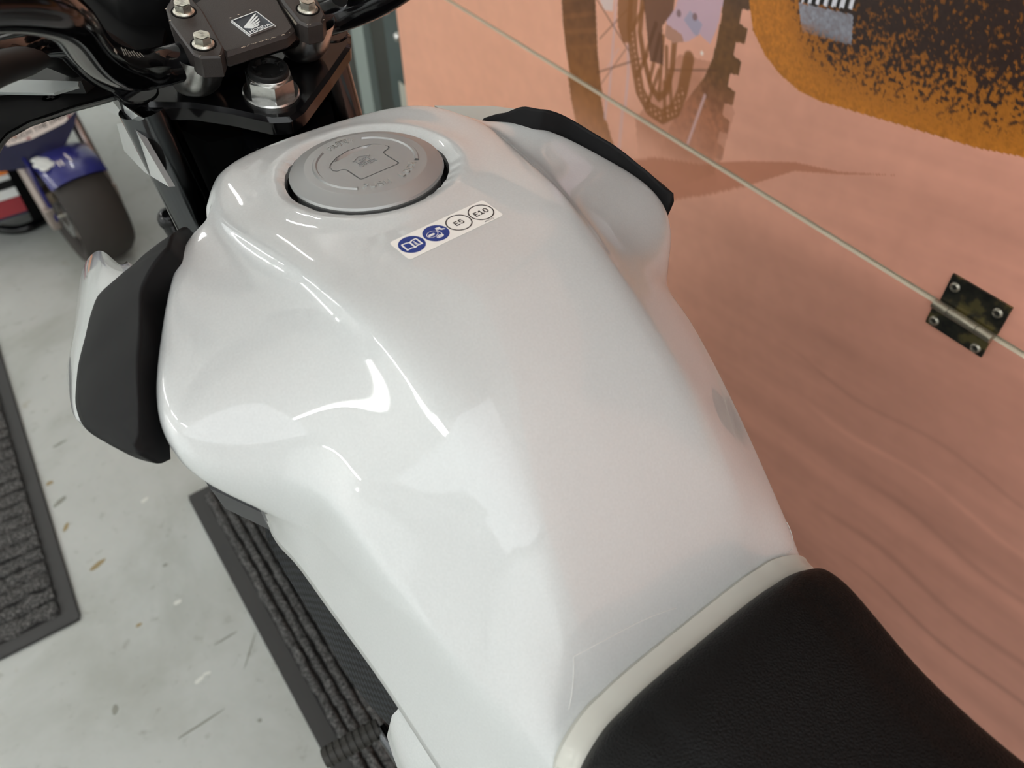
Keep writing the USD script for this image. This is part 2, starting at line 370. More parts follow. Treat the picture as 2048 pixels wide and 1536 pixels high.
    zb = np.interp(Sx, [-.6, -.2, -.101, -.062, -.016, .034, .091, .122, .151, .175, .198, .21], [1.0, .90, .883, .874, .868, .861, .853, .852, .859, .870, .888, .913])
    depth = sm(Zx - zb + .012 * (n1[..., 0] - .5) * 8 - .055 * sm(Sx, .10, .20), 0.012, 0.125)
    pk = sm(sp + .52 * (depth - .45), .38, .70) * sm(depth, .02, .35)
    oc = np.array(lin(196, 122, 44)) * (0.62 + .6 * sp)[..., None]
    oc = oc * (1 - .35 * depth)[..., None]
    oc = oc * (1 - pk[..., None]) + np.array(lin(48, 34, 30)) * (.6 + .8 * sp)[..., None] * pk[..., None]
    col = col * (1 - g[..., None]) + oc * g[..., None]
    blk = inside([(0.149, 0.928), (0.137, 0.905), (0.080, 0.911), (0.087, 0.935)], Sx, Zx)
    bc = np.array(lin(150, 150, 160)) * (0.5 + .8 * sp)[..., None]; a = (blk * .9 * sm(Zx, .902, .918))[..., None]; col = col * (1 - a) + bc * a
    fins = inside([(0.15, 1.0), (0.146, 0.929), (0.090, 0.939), (0.09, 1.0)], Sx, Zx)
    lay(lin(226, 226, 234), fins * (sm(np.sin(Sx * 700), -.2, .2)))
    lay(lin(30, 26, 26), fins * (1 - sm(np.sin(Sx * 700), -.2, .2)))
    return np.clip(col, 0.003, 0.95)

print_mat = look('printed_board_face', {
    'a': ('attribute', dict(attribute='print_color')),
    'p': ('principled_bsdf', dict(roughness=0.38, specular_ior_level=0.4)),
}, [('a.color', 'p.base_color')])
edge_mat = plain('board_edge', (0.70, 0.62, 0.48), 0.6)
def board(name, s_at, z_at, thick, proud, label):
    t = thing(name, label, 'printed board')
    s0, s1, z0, z1 = s_at[0], s_at[-1], z_at[0], z_at[-1]
    put('core', wbox(s0, s1, z0, z1, proud - thick, proud - .0006), edge_mat, t, smooth=False)
    A, B = np.meshgrid(s_at, z_at, indexing='ij')
    v = (WD * A[..., None] + WN * (WP - proud) + np.array([0, 0, 1.0]) * B[..., None]).reshape(-1, 3)
    f = grid_faces(len(s_at), len(z_at))
    m = trimesh.Trimesh(v, f, process=False)
    if m.face_normals[0] @ WN > 0: m.invert()
    pr = put('print', m, print_mat, t, smooth=False)
    UsdGeom.PrimvarsAPI(pr).CreatePrimvar('print_color', Sdf.ValueTypeNames.Color3fArray, 'vertex').Set(Vt.Vec3fArray.FromNumpy(mural(A, B).reshape(-1, 3).astype(np.float32)))
    return t
GAP = 0.7308
s_up = np.r_[np.linspace(-2.2, -0.36, 30), np.arange(-0.352, 0.60, 0.00125), np.arange(0.602, 1.0915, 0.006), 1.092]
board('printed_board', s_up, np.r_[np.arange(GAP + .0022, 0.985, 0.00125), np.arange(0.987, 1.30, 0.004), np.linspace(1.31, 2.2, 30)], 0.018, 0.0, 'large board printed with a dirt bike wheel and orange scrub, above the long joint')
s_lo = np.r_[np.linspace(-2.2, -0.46, 30), np.arange(-0.45, 0.62, 0.0028), np.arange(0.622, 1.0915, 0.008), 1.092]
board('printed_board', s_lo, np.r_[np.linspace(0.03, 0.2, 18), np.arange(0.204, GAP - .0012, 0.0028), GAP - .0012], 0.022, 0.004, 'lower board printed with pinkish rippled sand, below the long joint')

# dark door frame past the end of the boards
green_mat = plain('dark_green_frame_paint', lin(46, 62, 60), 0.35, coat=.3)
olive_mat = plain('dark_olive_profile', lin(46, 48, 42), 0.45)
steel_mat = plain('light_steel_profile', lin(150, 162, 156), 0.35, metal=.3)
dark_mat = plain('dark_recess', (0.012, 0.012, 0.012), 0.6)
door = thing('door_1', kind='structure')
put('frame_plate', wbox(1.10, 1.205, 0, 2.2, -.06, -.012), green_mat, door)
put('recess', wbox(1.205, 1.235, 0, 2.2, -.09, -.05), dark_mat, door)
put('frame_post', wbox(1.235, 1.33, 0, 2.2, -.07, -.03), olive_mat, door)
put('recess', wbox(1.33, 1.352, 0, 2.2, -.09, -.06), dark_mat, door)
put('frame_post', wbox(1.352, 1.43, 0, 2.2, -.07, -.02), steel_mat, door)
put('door_leaf', wbox(1.43, 2.4, 0, 2.2, -.09, -.05), olive_mat, door)
put('notice', wbox(1.118, 1.158, .38, .485, -.012, -.0105), plain('notice_paper', lin(172, 172, 160), .6), door)
for s_, z_ in ((1.175, .625), (1.135, .585)):
    q = trimesh.creation.icosphere(2, .010); put('bolt_head', moved(q, frame(wallpt(s_, z_, -.012), WD, [0, 0, 1])), polished, door)
put('wall_right', wbox(1.10, 5.0, 2.2, RZ, -.09, -.022), wall_mat, kind='structure')
put('wall_right', wbox(2.4, 5.0, 0, 2.2, -.09, -.022), wall_mat, kind='structure')

# hinge across the joint
hin = thing('hinge', 'small worn brass-black hinge across the joint of the printed boards', 'hinge')
hmat = look('tarnished_hinge_steel', {'t': ('texture_coordinate', {}), 'n': ('noise_texture', dict(scale=42.0, detail=3.0)), 'r': ('rgb_ramp', {'ramp': [(.44, (0.050, 0.052, 0.047)), (.54, (0.09, 0.086, 0.068)), (.62, (0.26, 0.22, 0.10))]}),
      'p': ('principled_bsdf', dict(metallic=0.9, roughness=0.36))}, [('t.object', 'n.vector'), ('n.fac', 'r.fac'), ('r.color', 'p.base_color')])
pin_mat = plain('worn_knuckle_steel', (0.36, 0.33, 0.26), 0.38, metal=.9, bump=(700., .0006, .6))
hz = 0.7316
rivet_mat = plain('tarnished_rivet', (0.30, 0.28, 0.23), .34, metal=.9)
hole_mat = plain('dark_rivet_hole', (0.05, 0.047, 0.04), .5, metal=.5)  # dark disc set in the rivet's hollow centre
put('leaf', wbox(-.1495, -.0915, hz + .003, .7648, 0.0, .0022), hmat, hin)
put('leaf', wbox(-.1485, -.0895, .7086, hz - .003, .004, .0062), hmat, hin)
for a, b in ((-.149, -.134), (-.1335, -.105), (-.1045, -.0895)):
    put('knuckle', tube([wallpt(a, hz, .0062), wallpt(b, hz, .0062)], .0048, 20, 2, curve=False), pin_mat, hin, smooth=40)
for s_, z_, o in ((-.0985, .7540, .0022), (-.1410, .7535, .0022), (-.0965, .7150, .0062), (-.1405, .7140, .0062)):
    at_ = frame(wallpt(s_, z_, o), [0, 0, 1], WD)
    rv = put('rivet', moved(lathe([(.0020, .0004), (.0026, .0020), (.0034, .0022), (.0046, .0012), (.0050, 0), (.0020, 0)], 32), at_), rivet_mat, hin, smooth=40)
    put('rivet_hole', moved(lathe([(0, .0006), (.0022, .0006), (.0022, 0), (0, 0)], 24), at_), hole_mat, rv)

# glowing fill panels added at the ceiling, out of view
fill_glow_mat = look('added_fill_glow', {'e': ('emission', dict(color=(0.95, 0.985, 1.0), strength=FILL_POWER))}, surface='e.emission')
for k, (x0, x1, y0, y1) in enumerate(FILL_PANELS):
    w_ = thing('window_%d' % (k + 1), kind='structure')
    put('fill_pane', bx(x0, x1, y0, y1, RZ - .02, RZ - .012), fill_glow_mat, w_, smooth=False)
    put('frame', cat(bx(x0 - .05, x1 + .05, y0 - .05, y0, RZ - .04, RZ - .002), bx(x0 - .05, x1 + .05, y1, y1 + .05, RZ - .04, RZ - .002), bx(x0 - .05, x0, y0, y1, RZ - .04, RZ - .002), bx(x1, x1 + .05, y0, y1, RZ - .04, RZ - .002)), wall_mat, w_, smooth=False)

# ceiling tubes
tube_mat = look('lit_tube', {'e': ('emission', dict(color=(1.0, 0.99, 0.96), strength=TUBE_POWER))}, surface='e.emission')
body_mat = plain('lamp_housing', (0.7, 0.7, 0.7), 0.5)
WHERE = ['left of the fuel tank', 'left of the handlebar', 'far ahead on the left', 'by the left wall', 'close to the printed boards, the short one']
for (x, y, ln), w_at in zip(TUBES, WHERE):
    L_ = thing('ceiling_light', 'slim white tube light hung ' + w_at, 'ceiling light', 'ceiling tube lights')
    put('housing', bx(x - .04, x + .04, y - ln / 2 - .03, y + ln / 2 + .03, TUBE_Z + .02, TUBE_Z + .06), body_mat, L_)
    put('tube', tube([(x, y - ln / 2, TUBE_Z), (x, y + ln / 2, TUBE_Z)], .018, 16, 2, curve=False), tube_mat, L_)
    put('cord', tube([(x, y, TUBE_Z + .06), (x, y, RZ)], .006, 8, 2, curve=False), body_mat, L_)

def scuff(x, y, L, W, ang, seed):
    n = 28; a = np.linspace(0, 2 * np.pi, n, endpoint=False); r = .6 + .8 * meshkit.fbm(np.c_[np.cos(a), np.sin(a), np.full(n, seed * 1.7)] * 1.6, 3, seed)
    p = affinity.translate(affinity.rotate(Polygon(np.c_[np.cos(a) * r * L / 2, np.sin(a) * r * W / 2]).buffer(0), ang, origin=(0, 0)), x, y)
    return extr(p, .0006)
brown_mark = plain('brown_scuff', lin(146, 130, 94), .6); dark_mark = plain('grey_scuff', lin(134, 136, 126), .6); chip = plain('pale_chip', lin(206, 208, 200), .5)
SCUFFS = [(-.322, .702, .030, .010, 20, 'b'), (-.345, .822, .020, .009, 60, 'b'), (-.338, .891, .030, .010, 30, 'd'), (-.343, .950, .014, .010, 0, 'b'), (-.278, .3175, .066, .0035, 0, 'd'), (-.193, .4285, .040, .0025, 0, 'd'),
          (-.207, .794, .016, .007, 20, 'p'), (-.233, .542, .012, .008, 0, 'p'), (-.253, .386, .018, .007, 10, 'p'), (-.240, .389, .012, .005, -15, 'p'), (-.300, 1.045, .026, .006, 10, 'd'), (-.225, .628, .008, .006, 0, 'd'), (-.203, .268, .007, .006, 0, 'd'),
          (-.376, .42, .016, .009, 70, 'd'), (-.169, .384, .060, .002, 50, 'd'), (-.30, .54, .010, .006, 0, 'b'), (-.20, 1.30, .02, .008, 40, 'd')]
FLOOR = '/World/floor'
for k, (x, y, L, W, a, m_) in enumerate(SCUFFS):
    put('scuff', scuff(x, y, L, W, a, k + 3), {'b': brown_mark, 'd': dark_mark, 'p': chip}[m_], FLOOR, smooth=False)
# ------------------------------------------------------------------ the bike
bike = thing('motorcycle', 'white motorcycle with silver round fuel cap, black seat and black tank-side trims', 'motorcycle')

# half of the fuel tank, right side, millimetres: rows run from the nose back to the seat, columns from the centre line out and down
T = []
def row(*pts): T.append(pts)
def st(y, *xz): row(*[(p[0], p[2] if len(p) > 2 else y, p[1]) for p in xz])
row((0, 66, -90), (44, 58, -90), (68, 40, -90), (76, 32, -90), (80, 27, -90), (83, 23, -90), (85, 21, -90), (86, 19, -92), (84, 18, -100), (84, 18, -125), (86, 18, -150))
row((0, 73, -30), (44, 67, -30), (71, 50, -32), (79, 40, -34), (83, 34, -35), (85, 27, -37), (87, 25, -40), (88, 23, -45), (86, 22, -70), (86, 22, -105), (88, 22, -150))
row((0, 70, -8), (43, 65, -7), (69, 49, -7), (78, 39, -9), (82, 34, -11), (85, 29, -14), (87, 26, -18), (88, 23, -26), (86, 22, -60), (86, 22, -100), (88, 22, -150))
row((0, 59, -2), (40, 55, -1), (67, 40, -1.5), (77, 32, -4), (81, 28, -6), (84, 24, -9), (87, 22, -12), (89, 20, -20), (87, 19, -55), (87, 19, -100), (90, 19, -150))
st(14, (0, -2), (42, -2), (73, -3), (83, -5.5), (88, -7), (92, -7.5), (96, -9), (100, -17), (98, -52), (97, -100), (100, -150))
st(-10, (0, -1), (42, -1), (72, -2), (82, -5.5), (89, -9), (102, -9.5), (113, -10.5), (119, -19), (114, -52), (108, -100), (110, -150))
st(-36, (0, 0), (40, 0), (68, -1), (78, -5), (88, -10.5), (108, -15), (130, -21), (137, -30), (131, -60), (120, -102), (121, -150))
st(-60, (0, 0), (38, 0), (64, -0.5), (73, -4), (84, -10.5), (112, -20), (143, -31), (151, -43), (145, -74), (126, -108), (125, -150))
st(-80, (0, -0.5), (36, -0.7), (61, -1.8), (70, -5.5), (81, -13), (112, -26.5), (145, -41), (153, -55), (144, -80), (127, -114), (126, -150))
st(-97, (0, -1.5), (34, -2), (58, -4), (67, -8.5), (78, -17), (106, -33.5), (135, -51.5), (140.5, -67), (133.5, -89), (123.5, -116), (124, -147))
st(-118, (0, -5), (33, -6), (55, -9.5), (64, -14.5), (75, -23.5), (97, -40), (114, -57.5), (119, -73), (117, -97), (118.5, -121), (122.5, -150))
st(-140, (0, -13), (32, -14), (53, -18), (62, -23), (73, -32), (91, -46.5), (105, -60), (110, -70), (113, -97), (117, -125), (121, -154))
st(-165, (0, -25), (31, -26), (51, -30), (60, -35), (71, -44), (88, -58.5), (100, -71), (106, -81), (110, -108), (114, -134), (118.5, -163))
st(-190, (0, -42), (31, -43), (50, -46.5), (59, -51), (69, -60), (84, -74), (95, -85), (101, -94), (106, -120), (111, -147), (116.5, -176))
st(-215, (0, -64), (31, -65), (50, -68), (58, -72), (67, -79), (79, -90), (90, -101), (96, -110), (102, -136), (108, -160), (115, -190))
st(-240, (0, -94), (31, -95), (50, -97), (58, -100), (66, -104.5), (75, -110), (84, -117), (91, -127), (98, -152), (105, -174), (113, -200))
st(-262, (0, -124, -258), (31, -124, -258), (50, -126, -258), (58, -127.5, -259), (65, -129, -260), (73, -132, -262), (80, -136, -263), (86, -146, -264), (94, -168), (102, -187), (110, -208))
st(-285, (0, -150, -276), (31, -150, -276), (49, -150, -277), (57, -150, -278), (63, -151, -279), (70, -153, -281), (76, -157, -283), (82, -166, -285), (90, -184), (98, -200), (106, -216))
HALF = np.array(T, float)

def tank_surface(nu=230, nv=150):
    S = bspline_net(HALF, nu, nv, 3)
    # rolled lip round the filler well
    r = np.hypot(S[..., 0], S[..., 1])
    top = S[..., 2] > -25
    S[..., 2] += np.where(top, 1.6 * np.exp(-((r - 50.5) / 7) ** 2) - 2.4 * np.exp(-np.maximum(r - 44.3, 0) / 1.8), 0)
    S[:, 0, 0] = 0
    return S

S = tank_surface()
nu, nv = S.shape[:2]
full = np.concatenate([S[:, ::-1] * np.array([-1, 1, 1]), S[:, 1:]], 1)
nvf = full.shape[1]
F = grid_faces(nu, nvf)
V = full.reshape(-1, 3)
# close the shell along the bottom and both ends so that the filler well can be cut out of it
ring = np.r_[np.arange(nvf), (np.arange(1, nu) * nvf + nvf - 1), (nu - 1) * nvf + np.arange(nvf - 2, -1, -1), np.arange(nu - 2, 0, -1) * nvf]
c = np.array([[0, -90, -240]])
V = np.vstack([V, c]); ci = len(V) - 1
F = np.vstack([F, [[ring[k], ci, ring[(k + 1) % len(ring)]] for k in range(len(ring))]])
SHIFT = np.array([2.5, 0, 0])
V = V + SHIFT * np.clip(np.abs(V[:, :1]) / 60, 0, 1) * np.where(V[:, :1] > 0, 1, np.clip((V[:, 2:] + 95) / 40, 0, 1))
tank = trimesh.Trimesh(V, F, process=False); tank.fix_normals()
if tank.volume < 0: tank.invert()
def to_man(m): return manifold3d.Manifold(manifold3d.Mesh(np.asarray(m.vertices, np.float32), np.asarray(m.faces, np.uint32)))
def from_man(m):
    k = m.to_mesh(); return trimesh.Trimesh(k.vert_properties[:, :3], k.tri_verts, process=False)
tm = to_man(tank)
well = manifold3d.Manifold.cylinder(30, 44.3, 44.3, 180).translate((0, 0, -22))
if tm.status() == manifold3d.Error.NoError:
    tank_cut = from_man(tm - well)
else:
    print('TANK NOT MANIFOLD', tm.status()); tank_cut = tank
fuel_tank = put('fuel_tank', mmesh(tank_cut), white_paint, bike, smooth=28, label='glossy pearl white fuel tank')

# height of the tank's top surface under a point (for what is stuck on it)
from scipy.interpolate import LinearNDInterpolator
_top = S[:, :100].reshape(-1, 3)
_top = _top[_top[:, 2] > -70]
_tz = LinearNDInterpolator(np.vstack([_top[:, :2], _top[:, :2] * [-1, 1]]), np.r_[_top[:, 2], _top[:, 2]])
def drape(m, lift):
    m = m.copy(); v = m.vertices.copy(); v[:, 2] += lift + _tz(v[:, 0], v[:, 1]); m.vertices = v; return m
def fine(m, size):
    v, f = trimesh.remesh.subdivide_to_size(m.vertices, m.faces, size, max_iter=12); return trimesh.Trimesh(v, f, process=False)

# ---- fuel cap: stepped disc, lever plate, ring groove, raised words
CT = 4.2
cap = put('fuel_cap', mmesh(lathe([(0, CT - 1.0), (20, CT - 1.0), (20.01, CT), (32.5, CT), (33.2, CT - .25), (39.4, 1.7), (40.9, 1.0), (41.6, -0.2), (41.3, -1.5), (39.6, -2.2), (39.2, -14), (0, -14)], 128)), cap_metal, bike, smooth=25, label='matt silver round fuel filler cap')
LEV = np.array([(-17.2, 7.5), (-15.0, 10.5), (-8.5, 14.6), (0, 16.6), (8.0, 15.6), (14, 13.2), (17.6, 9.6), (18.6, 6.2), (17.6, 4.2), (15.6, 3.4), (13.0, 2.6), (11.9, 0.5), (11.9, -3.5), (11.9, -13.2), (-11.9, -13.2), (-11.9, -3.5), (-11.9, 0.2), (-13.4, 2.2), (-16.5, 2.6), (-17.8, 4.6)])
ROT = trimesh.transformations.rotation_matrix(math.radians(5), [0, 0, 1])
lev_poly = Polygon(LEV).buffer(1.6).buffer(-1.6).buffer(-1.0).buffer(1.0)
fill = Point(0, 0).buffer(20.05, 64).difference(lev_poly.buffer(0.8))
inset = extr(fill, 1.2, CT - 1.2)
recess = Polygon([(-12.5, 11.5), (-8.5, 14.6), (0, 16.6), (8.0, 15.6), (12.5, 13.6), (6, 11.6), (-2, 10.4), (-8, 10.3)])
levm = cat(extr(lev_poly.difference(recess), 1.25, CT - 1.2))
# scooped finger rest
yy = np.linspace(0, 1, 9); xx = np.linspace(-12.5, 12.5, 25)
sc = []
for x in xx:
    lo = np.interp(x, [-12.5, -8, -2, 6, 12.5], [11.5, 10.3, 10.4, 11.6, 13.6]); hi = np.interp(x, [-12.5, -8.5, 0, 8, 12.5], [11.5, 14.6, 16.6, 15.6, 13.6])
    for t in yy: sc.append((x, lo + (hi - lo) * t, CT + 0.05 - 1.15 * math.sin(math.pi * min(1, t * 1.0)) ** 1.0 * (1 if hi - lo > .1 else 0)))
scm = trimesh.Trimesh(np.array(sc), grid_faces(25, 9), process=False)
if scm.face_normals[:, 2].mean() < 0: scm.invert()
put('cap_face', mmesh(moved(inset, ROT)), cap_metal, cap)
put('lever', mmesh(moved(cat(levm, scm), ROT)), cap_metal, cap, smooth=40, label='pull-up lever plate in the cap')
def arc_band(r0, r1, a0, a1, n=60):
    a = np.radians(np.linspace(a0, a1, n))
    return Polygon(np.r_[np.c_[np.cos(a) * r1, np.sin(a) * r1], np.c_[np.cos(a[::-1]) * r0, np.sin(a[::-1]) * r0]])
for a0, a1 in ((-34, 66), (122, 232)):
    prof = [(25.9, 0), (26.6, .8), (27.9, .8), (28.6, 0)]
    a = np.radians(np.linspace(a0, a1, 70))
    v = np.array([[r * math.cos(t), r * math.sin(t), CT + h + .01] for t in a for r, h in prof])
    g = trimesh.Trimesh(v, grid_faces(70, 4), process=False)
    if g.face_normals[:, 2].mean() < 0: g.invert()
    put('raised_ring', mmesh(g), cap_metal, cap, smooth=20)
def ring_text(word, r, centre, height, gap=1.0, outward=False, depth=0.75, adv=None):
    """letters along a circle, read from outside (bottom of the ring) or from inside (top of it)"""
    ms = []
    ws = []
    for ch in word:
        m = meshkit.text_mesh(ch, height, depth); ws.append(m)
    wid = [m.bounds[1, 0] - m.bounds[0, 0] for m in ws]
    tot = sum(wid) + gap * (len(word) - 1)
    x = -tot / 2
    for m, w in zip(ws, wid):
        m = m.copy(); m.apply_translation([-m.bounds[0, 0] - w / 2, -height / 2, 0])
        th = (x + w / 2) / r; x += w + gap
        if outward: a = math.radians(centre) - th; rot = a - math.pi / 2
        else: a = math.radians(centre) + th; rot = a + math.pi / 2
        Tm = trimesh.transformations.rotation_matrix(rot, [0, 0, 1]); Tm[:3, 3] = [r * math.cos(a), r * math.sin(a), CT]
        ms.append(moved(m, Tm))
    return cat(ms)
letter_metal = plain('raised_letter_metal', (0.6, 0.6, 0.58), 0.3, metal=0.9)
put('lettering', mmesh(ring_text('PUSH', 25.3, -106, 3.9)), letter_metal, cap, label='raised word PUSH')
put('lettering', mmesh(ring_text('LOCK', 25.3, -57, 3.9)), letter_metal, cap, label='raised word LOCK')
put('lettering', mmesh(ring_text('FRONT', 26.0, 94, 3.3, outward=True)), letter_metal, cap, label='raised word FRONT')
arrow = extr(Polygon([(-3.4, 28.6), (3.4, 28.6), (0, 32.0)]), .75, CT)
put('arrow_mark', mmesh(arrow), letter_metal, cap)
t1 = meshkit.text_mesh('LIFT', 3.0, .6); t1.apply_translation([-t1.bounds.mean(0)[0], 0.9, CT]); t2 = meshkit.text_mesh('OPEN', 3.0, .6); t2.apply_translation([-t2.bounds.mean(0)[0], -3.1, CT])
ch = extr(LineString([(-5, 4.6), (0, 7.4), (5, 4.6)]).buffer(.4), .6, CT)
put('lettering', mmesh(moved(cat(t1, t2, ch), ROT)), cap_metal, cap, label='raised words LIFT OPEN under an arrow')
put('filler_neck', mmesh(lathe([(39.4, -16), (44.2, -16), (44.2, -5.5), (43.4, -5.5), (43.4, -15), (39.4, -15)], 96)), black_rubber, bike)

# ---- fuel information label stuck behind the cap
ST = trimesh.transformations.rotation_matrix(math.radians(3.0), [0, 0, 1]); ST[:3, 3] = [2.8, -74.6, 0]
sheet = sbox(-28.5, -8.6, 28.5, 8.6).buffer(-2).buffer(2)
lab_white = plain('label_white', (0.86, 0.84, 0.79), 0.35)
lab_blue = plain('label_blue', lin(6, 48, 128), 0.45)
lab_black = plain('label_black', (0.01, 0.01, 0.01), 0.4)
def stuck(poly, lift, h=0.06, size=2.5):
    return mmesh(drape(moved(fine(extr(poly, h), size), ST), lift))
lab = put('fuel_label', stuck(sheet, 0.12, .12, 1.6), lab_white, bike, smooth=40, label='white fuel grade label with two blue symbols and two ringed codes')
C = [(-20.8, .4), (-6.7, .4), (7.2, .4), (21.0, .4)]
disc = lambda c, r: Point(c).buffer(r, 48)
book_frame = Polygon([(-4.6, -2.9), (-4.6, 2.2), (-4.2, 3.1), (-1.6, 3.0), (0, 2.2), (1.6, 3.0), (4.2, 3.1), (4.6, 2.2), (4.6, -2.9), (1.6, -2.6), (0, -3.4), (-1.6, -2.6)])
pl_ = Polygon([(-3.7, -1.9), (-3.7, 2.2), (-1.7, 2.1), (-.5, 1.5), (-.5, -2.3), (-1.7, -1.8)])
pr_ = affinity.scale(pl_, -1, 1, origin=(0, 0))
i_ = sbox(1.55, .8, 2.35, 1.5).union(sbox(1.3, -.1, 2.35, .4)).union(sbox(1.65, -1.4, 2.35, .4)).union(sbox(1.2, -1.5, 2.8, -1.0))
book = affinity.translate(book_frame.difference(pl_).difference(pr_).union(i_), *C[0])
# fill-up pictogram: tank outline with a car in it, pump nozzle and the hose loop below
oval = affinity.rotate(affinity.scale(Point(-1.9, .4).buffer(1, 32), 3.2, 2.5), 10)
ring = oval.difference(oval.buffer(-.35))
car = Polygon([(-4.4, -.8), (-1.2, -.6), (-.6, .2), (-1.0, .9), (-3.6, 1.0), (-4.6, .3)])
nozzle = Polygon([(2.0, 3.6), (4.4, 3.4), (4.2, 1.6), (5.6, .8), (5.8, -.2), (3.6, .4), (2.9, 1.6), (2.2, 1.2)])
hose = LineString([(2.0, 3.4), (1.6, 1.0), (2.2, -1.2), (1.8, -2.6), (0.6, -3.6)]).buffer(.22)
hand = affinity.scale(Point(.2, -3.2).buffer(1, 24), 2.0, 1.15).difference(LineString([(-1, -3.2), (-1, -2.7)]).buffer(.18)).difference(LineString([(0, -3.4), (0, -2.8)]).buffer(.18)).difference(LineString([(1, -3.4), (1, -2.8)]).buffer(.18))
fillup = affinity.translate(shapely.union_all([ring, car, nozzle, hose, hand]), *C[1]).intersection(disc(C[1], 6.2))
put('blue_symbol', stuck(disc(C[0], 6.6).difference(book), .26), lab_blue, lab)
put('blue_symbol', stuck(disc(C[1], 6.6).difference(fillup), .26), lab_blue, lab)
for c_, word in ((C[2], 'E5'), (C[3], 'E10')):
    put('ring_mark', stuck(disc(c_, 6.7).difference(disc(c_, 6.05)), .26), lab_black, lab)
    tx = meshkit.text_mesh(word, 3.4, .06, bold=True); b = tx.bounds; tx.apply_translation([c_[0] - b[:, 0].mean(), c_[1] - 1.7, 0])
    put('lettering', mmesh(drape(moved(fine(tx, 3), ST), .28)), lab_black, lab, label='printed code ' + word)
tx = meshkit.text_mesh('KPH K22', .95, .05); b = tx.bounds; tx.apply_translation([17.2 - b[0, 0] + .3, -7.7, 0])
put('lettering', mmesh(drape(moved(tx, ST), .28)), lab_black, lab)

# ---- trims on the tank's flanks (mirror pairs)
INNER = [(-93, 27, -14), (-100, 13, -5), (-107, 0, 1.5), (-112, -8, 1.5), (-119, -11, -1), (-130, -17, -8), (-136, -28, -13), (-141, -38, -17), (-146, -45, -22), (-150, -52, -27), (-154, -60, -32), (-158, -66, -38), (-161, -71, -43)]
OUTER = [(-93, 29, -15), (-101, 17, -10), (-109, 10, -9), (-124, 14, -17), (-138, 24, -27), (-147, 30, -34), (-152, 27, -38), (-162, 15, -45), (-170, 7, -52), (-176, -2, -58), (-179.5, -12, -60), (-180.5, -24, -60), (-174, -52, -55.5), (-164, -75, -49)]
OUT2 = [(-124, 16, -19), (-138, 25, -29), (-147, 31, -36), (-152, 27, -40), (-162, 15, -47), (-170, 7, -54), (-176, -2, -60), (-179, -12, -62), (-179, -26, -61)]
def loft(rows, n=60):
    R = np.array([spline(r, n) for r in rows])
    return trimesh.Trimesh(R.reshape(-1, 3), grid_faces(len(rows), n), process=False)
def mirror(m):
    m = m.copy(); v = m.vertices.copy(); v[:, 0] *= -1; m.vertices = v; m.faces = m.faces[:, ::-1]; return m
def crisp(pts, n=60):
    from scipy.interpolate import PchipInterpolator
    pts = np.asarray(pts, float); t = np.r_[0, np.cumsum(np.linalg.norm(np.diff(pts, axis=0), axis=1))]
    return PchipInterpolator(t, pts)(np.linspace(0, t[-1], n))
I_, O_ = crisp(INNER), crisp(OUTER)
wallbot = I_ + np.array([7.0, 2, -22])
chamf = I_ * .78 + O_ * .22 + np.array([-0.6, 0, 1.2])
mid = I_ * .45 + O_ * .55 + np.array([-2.0, 0, 2.2])
under = O_ + np.array([4, 0, -9.0])
under2 = I_ * .6 + O_ * .4 + np.array([4, 0, -16.0])
def strip(rows, wrap=False):
    R = np.array(rows + ([rows[0]] if wrap else []))
    m = trimesh.Trimesh(R.reshape(-1, 3), grid_faces(len(R), R.shape[1]), process=False); return m
def capped(rows):
    m = strip(rows, True)
    R = np.array(rows); k = len(rows); e = []
    for j in (0, -1):
        c_ = R[:, j].mean(0)
        v = np.vstack([R[:, j], c_]); f = [[i, (i + 1) % k, k] for i in range(k)]
        if j: f = [q[::-1] for q in f]
        e.append(trimesh.Trimesh(v, f, process=False))
    m = cat(m, e); m.merge_vertices(); m.fix_normals(); return m
trim_m = capped([wallbot, I_ + np.array([.5, 0, -2]), I_, I_ * .97 + O_ * .03 + np.array([-.6, 0, .3]), chamf, mid, O_ * .93 + I_ * .07 + np.array([-.4, 0, .6]), O_, under, under2])
cover_out = np.array([(-122, 84, -56), (-128, 108, -62), (-134, 124, -67), (-141, 126, -73), (-151, 116, -82), (-160, 100, -89), (-170, 82, -95), (-177, 68, -98), (-181, 46, -97), (-183, 22, -92), (-182.5, 0, -82), (-180, -24, -66)])
Q_ = spline(cover_out, 60)
Oi = spline(OUT2, 60)
m1 = Oi * .55 + Q_ * .45 + np.array([-2.0, 3, 2.0])
cov_m = capped([Oi, Oi * .85 + Q_ * .15 + np.array([-1.6, 1, .5]), m1, Q_ + np.array([-.5, 1, 1.5]), Q_, Q_ + np.array([4, -1, -8]), Oi * .5 + Q_ * .5 + np.array([14, 0, -12])])
trim_r, cov_r = mirror(trim_m), mirror(cov_m); trim_r.apply_translation([2, 0, 1]); cov_r.apply_translation([2, 0, 1])
put('tank_trim', mmesh(trim_m), black_plastic, bike, smooth=35, label='satin black trim band on the left tank wing')
put('tank_trim', mmesh(trim_r), black_plastic, bike, smooth=35, label='satin black trim band on the right tank wing')
put('shroud', mmesh(cov_m), white_paint, bike, smooth=40, label='white shroud outside the left trim band')
put('shroud', mmesh(cov_r), white_paint, bike, smooth=40, label='white shroud outside the right trim band')

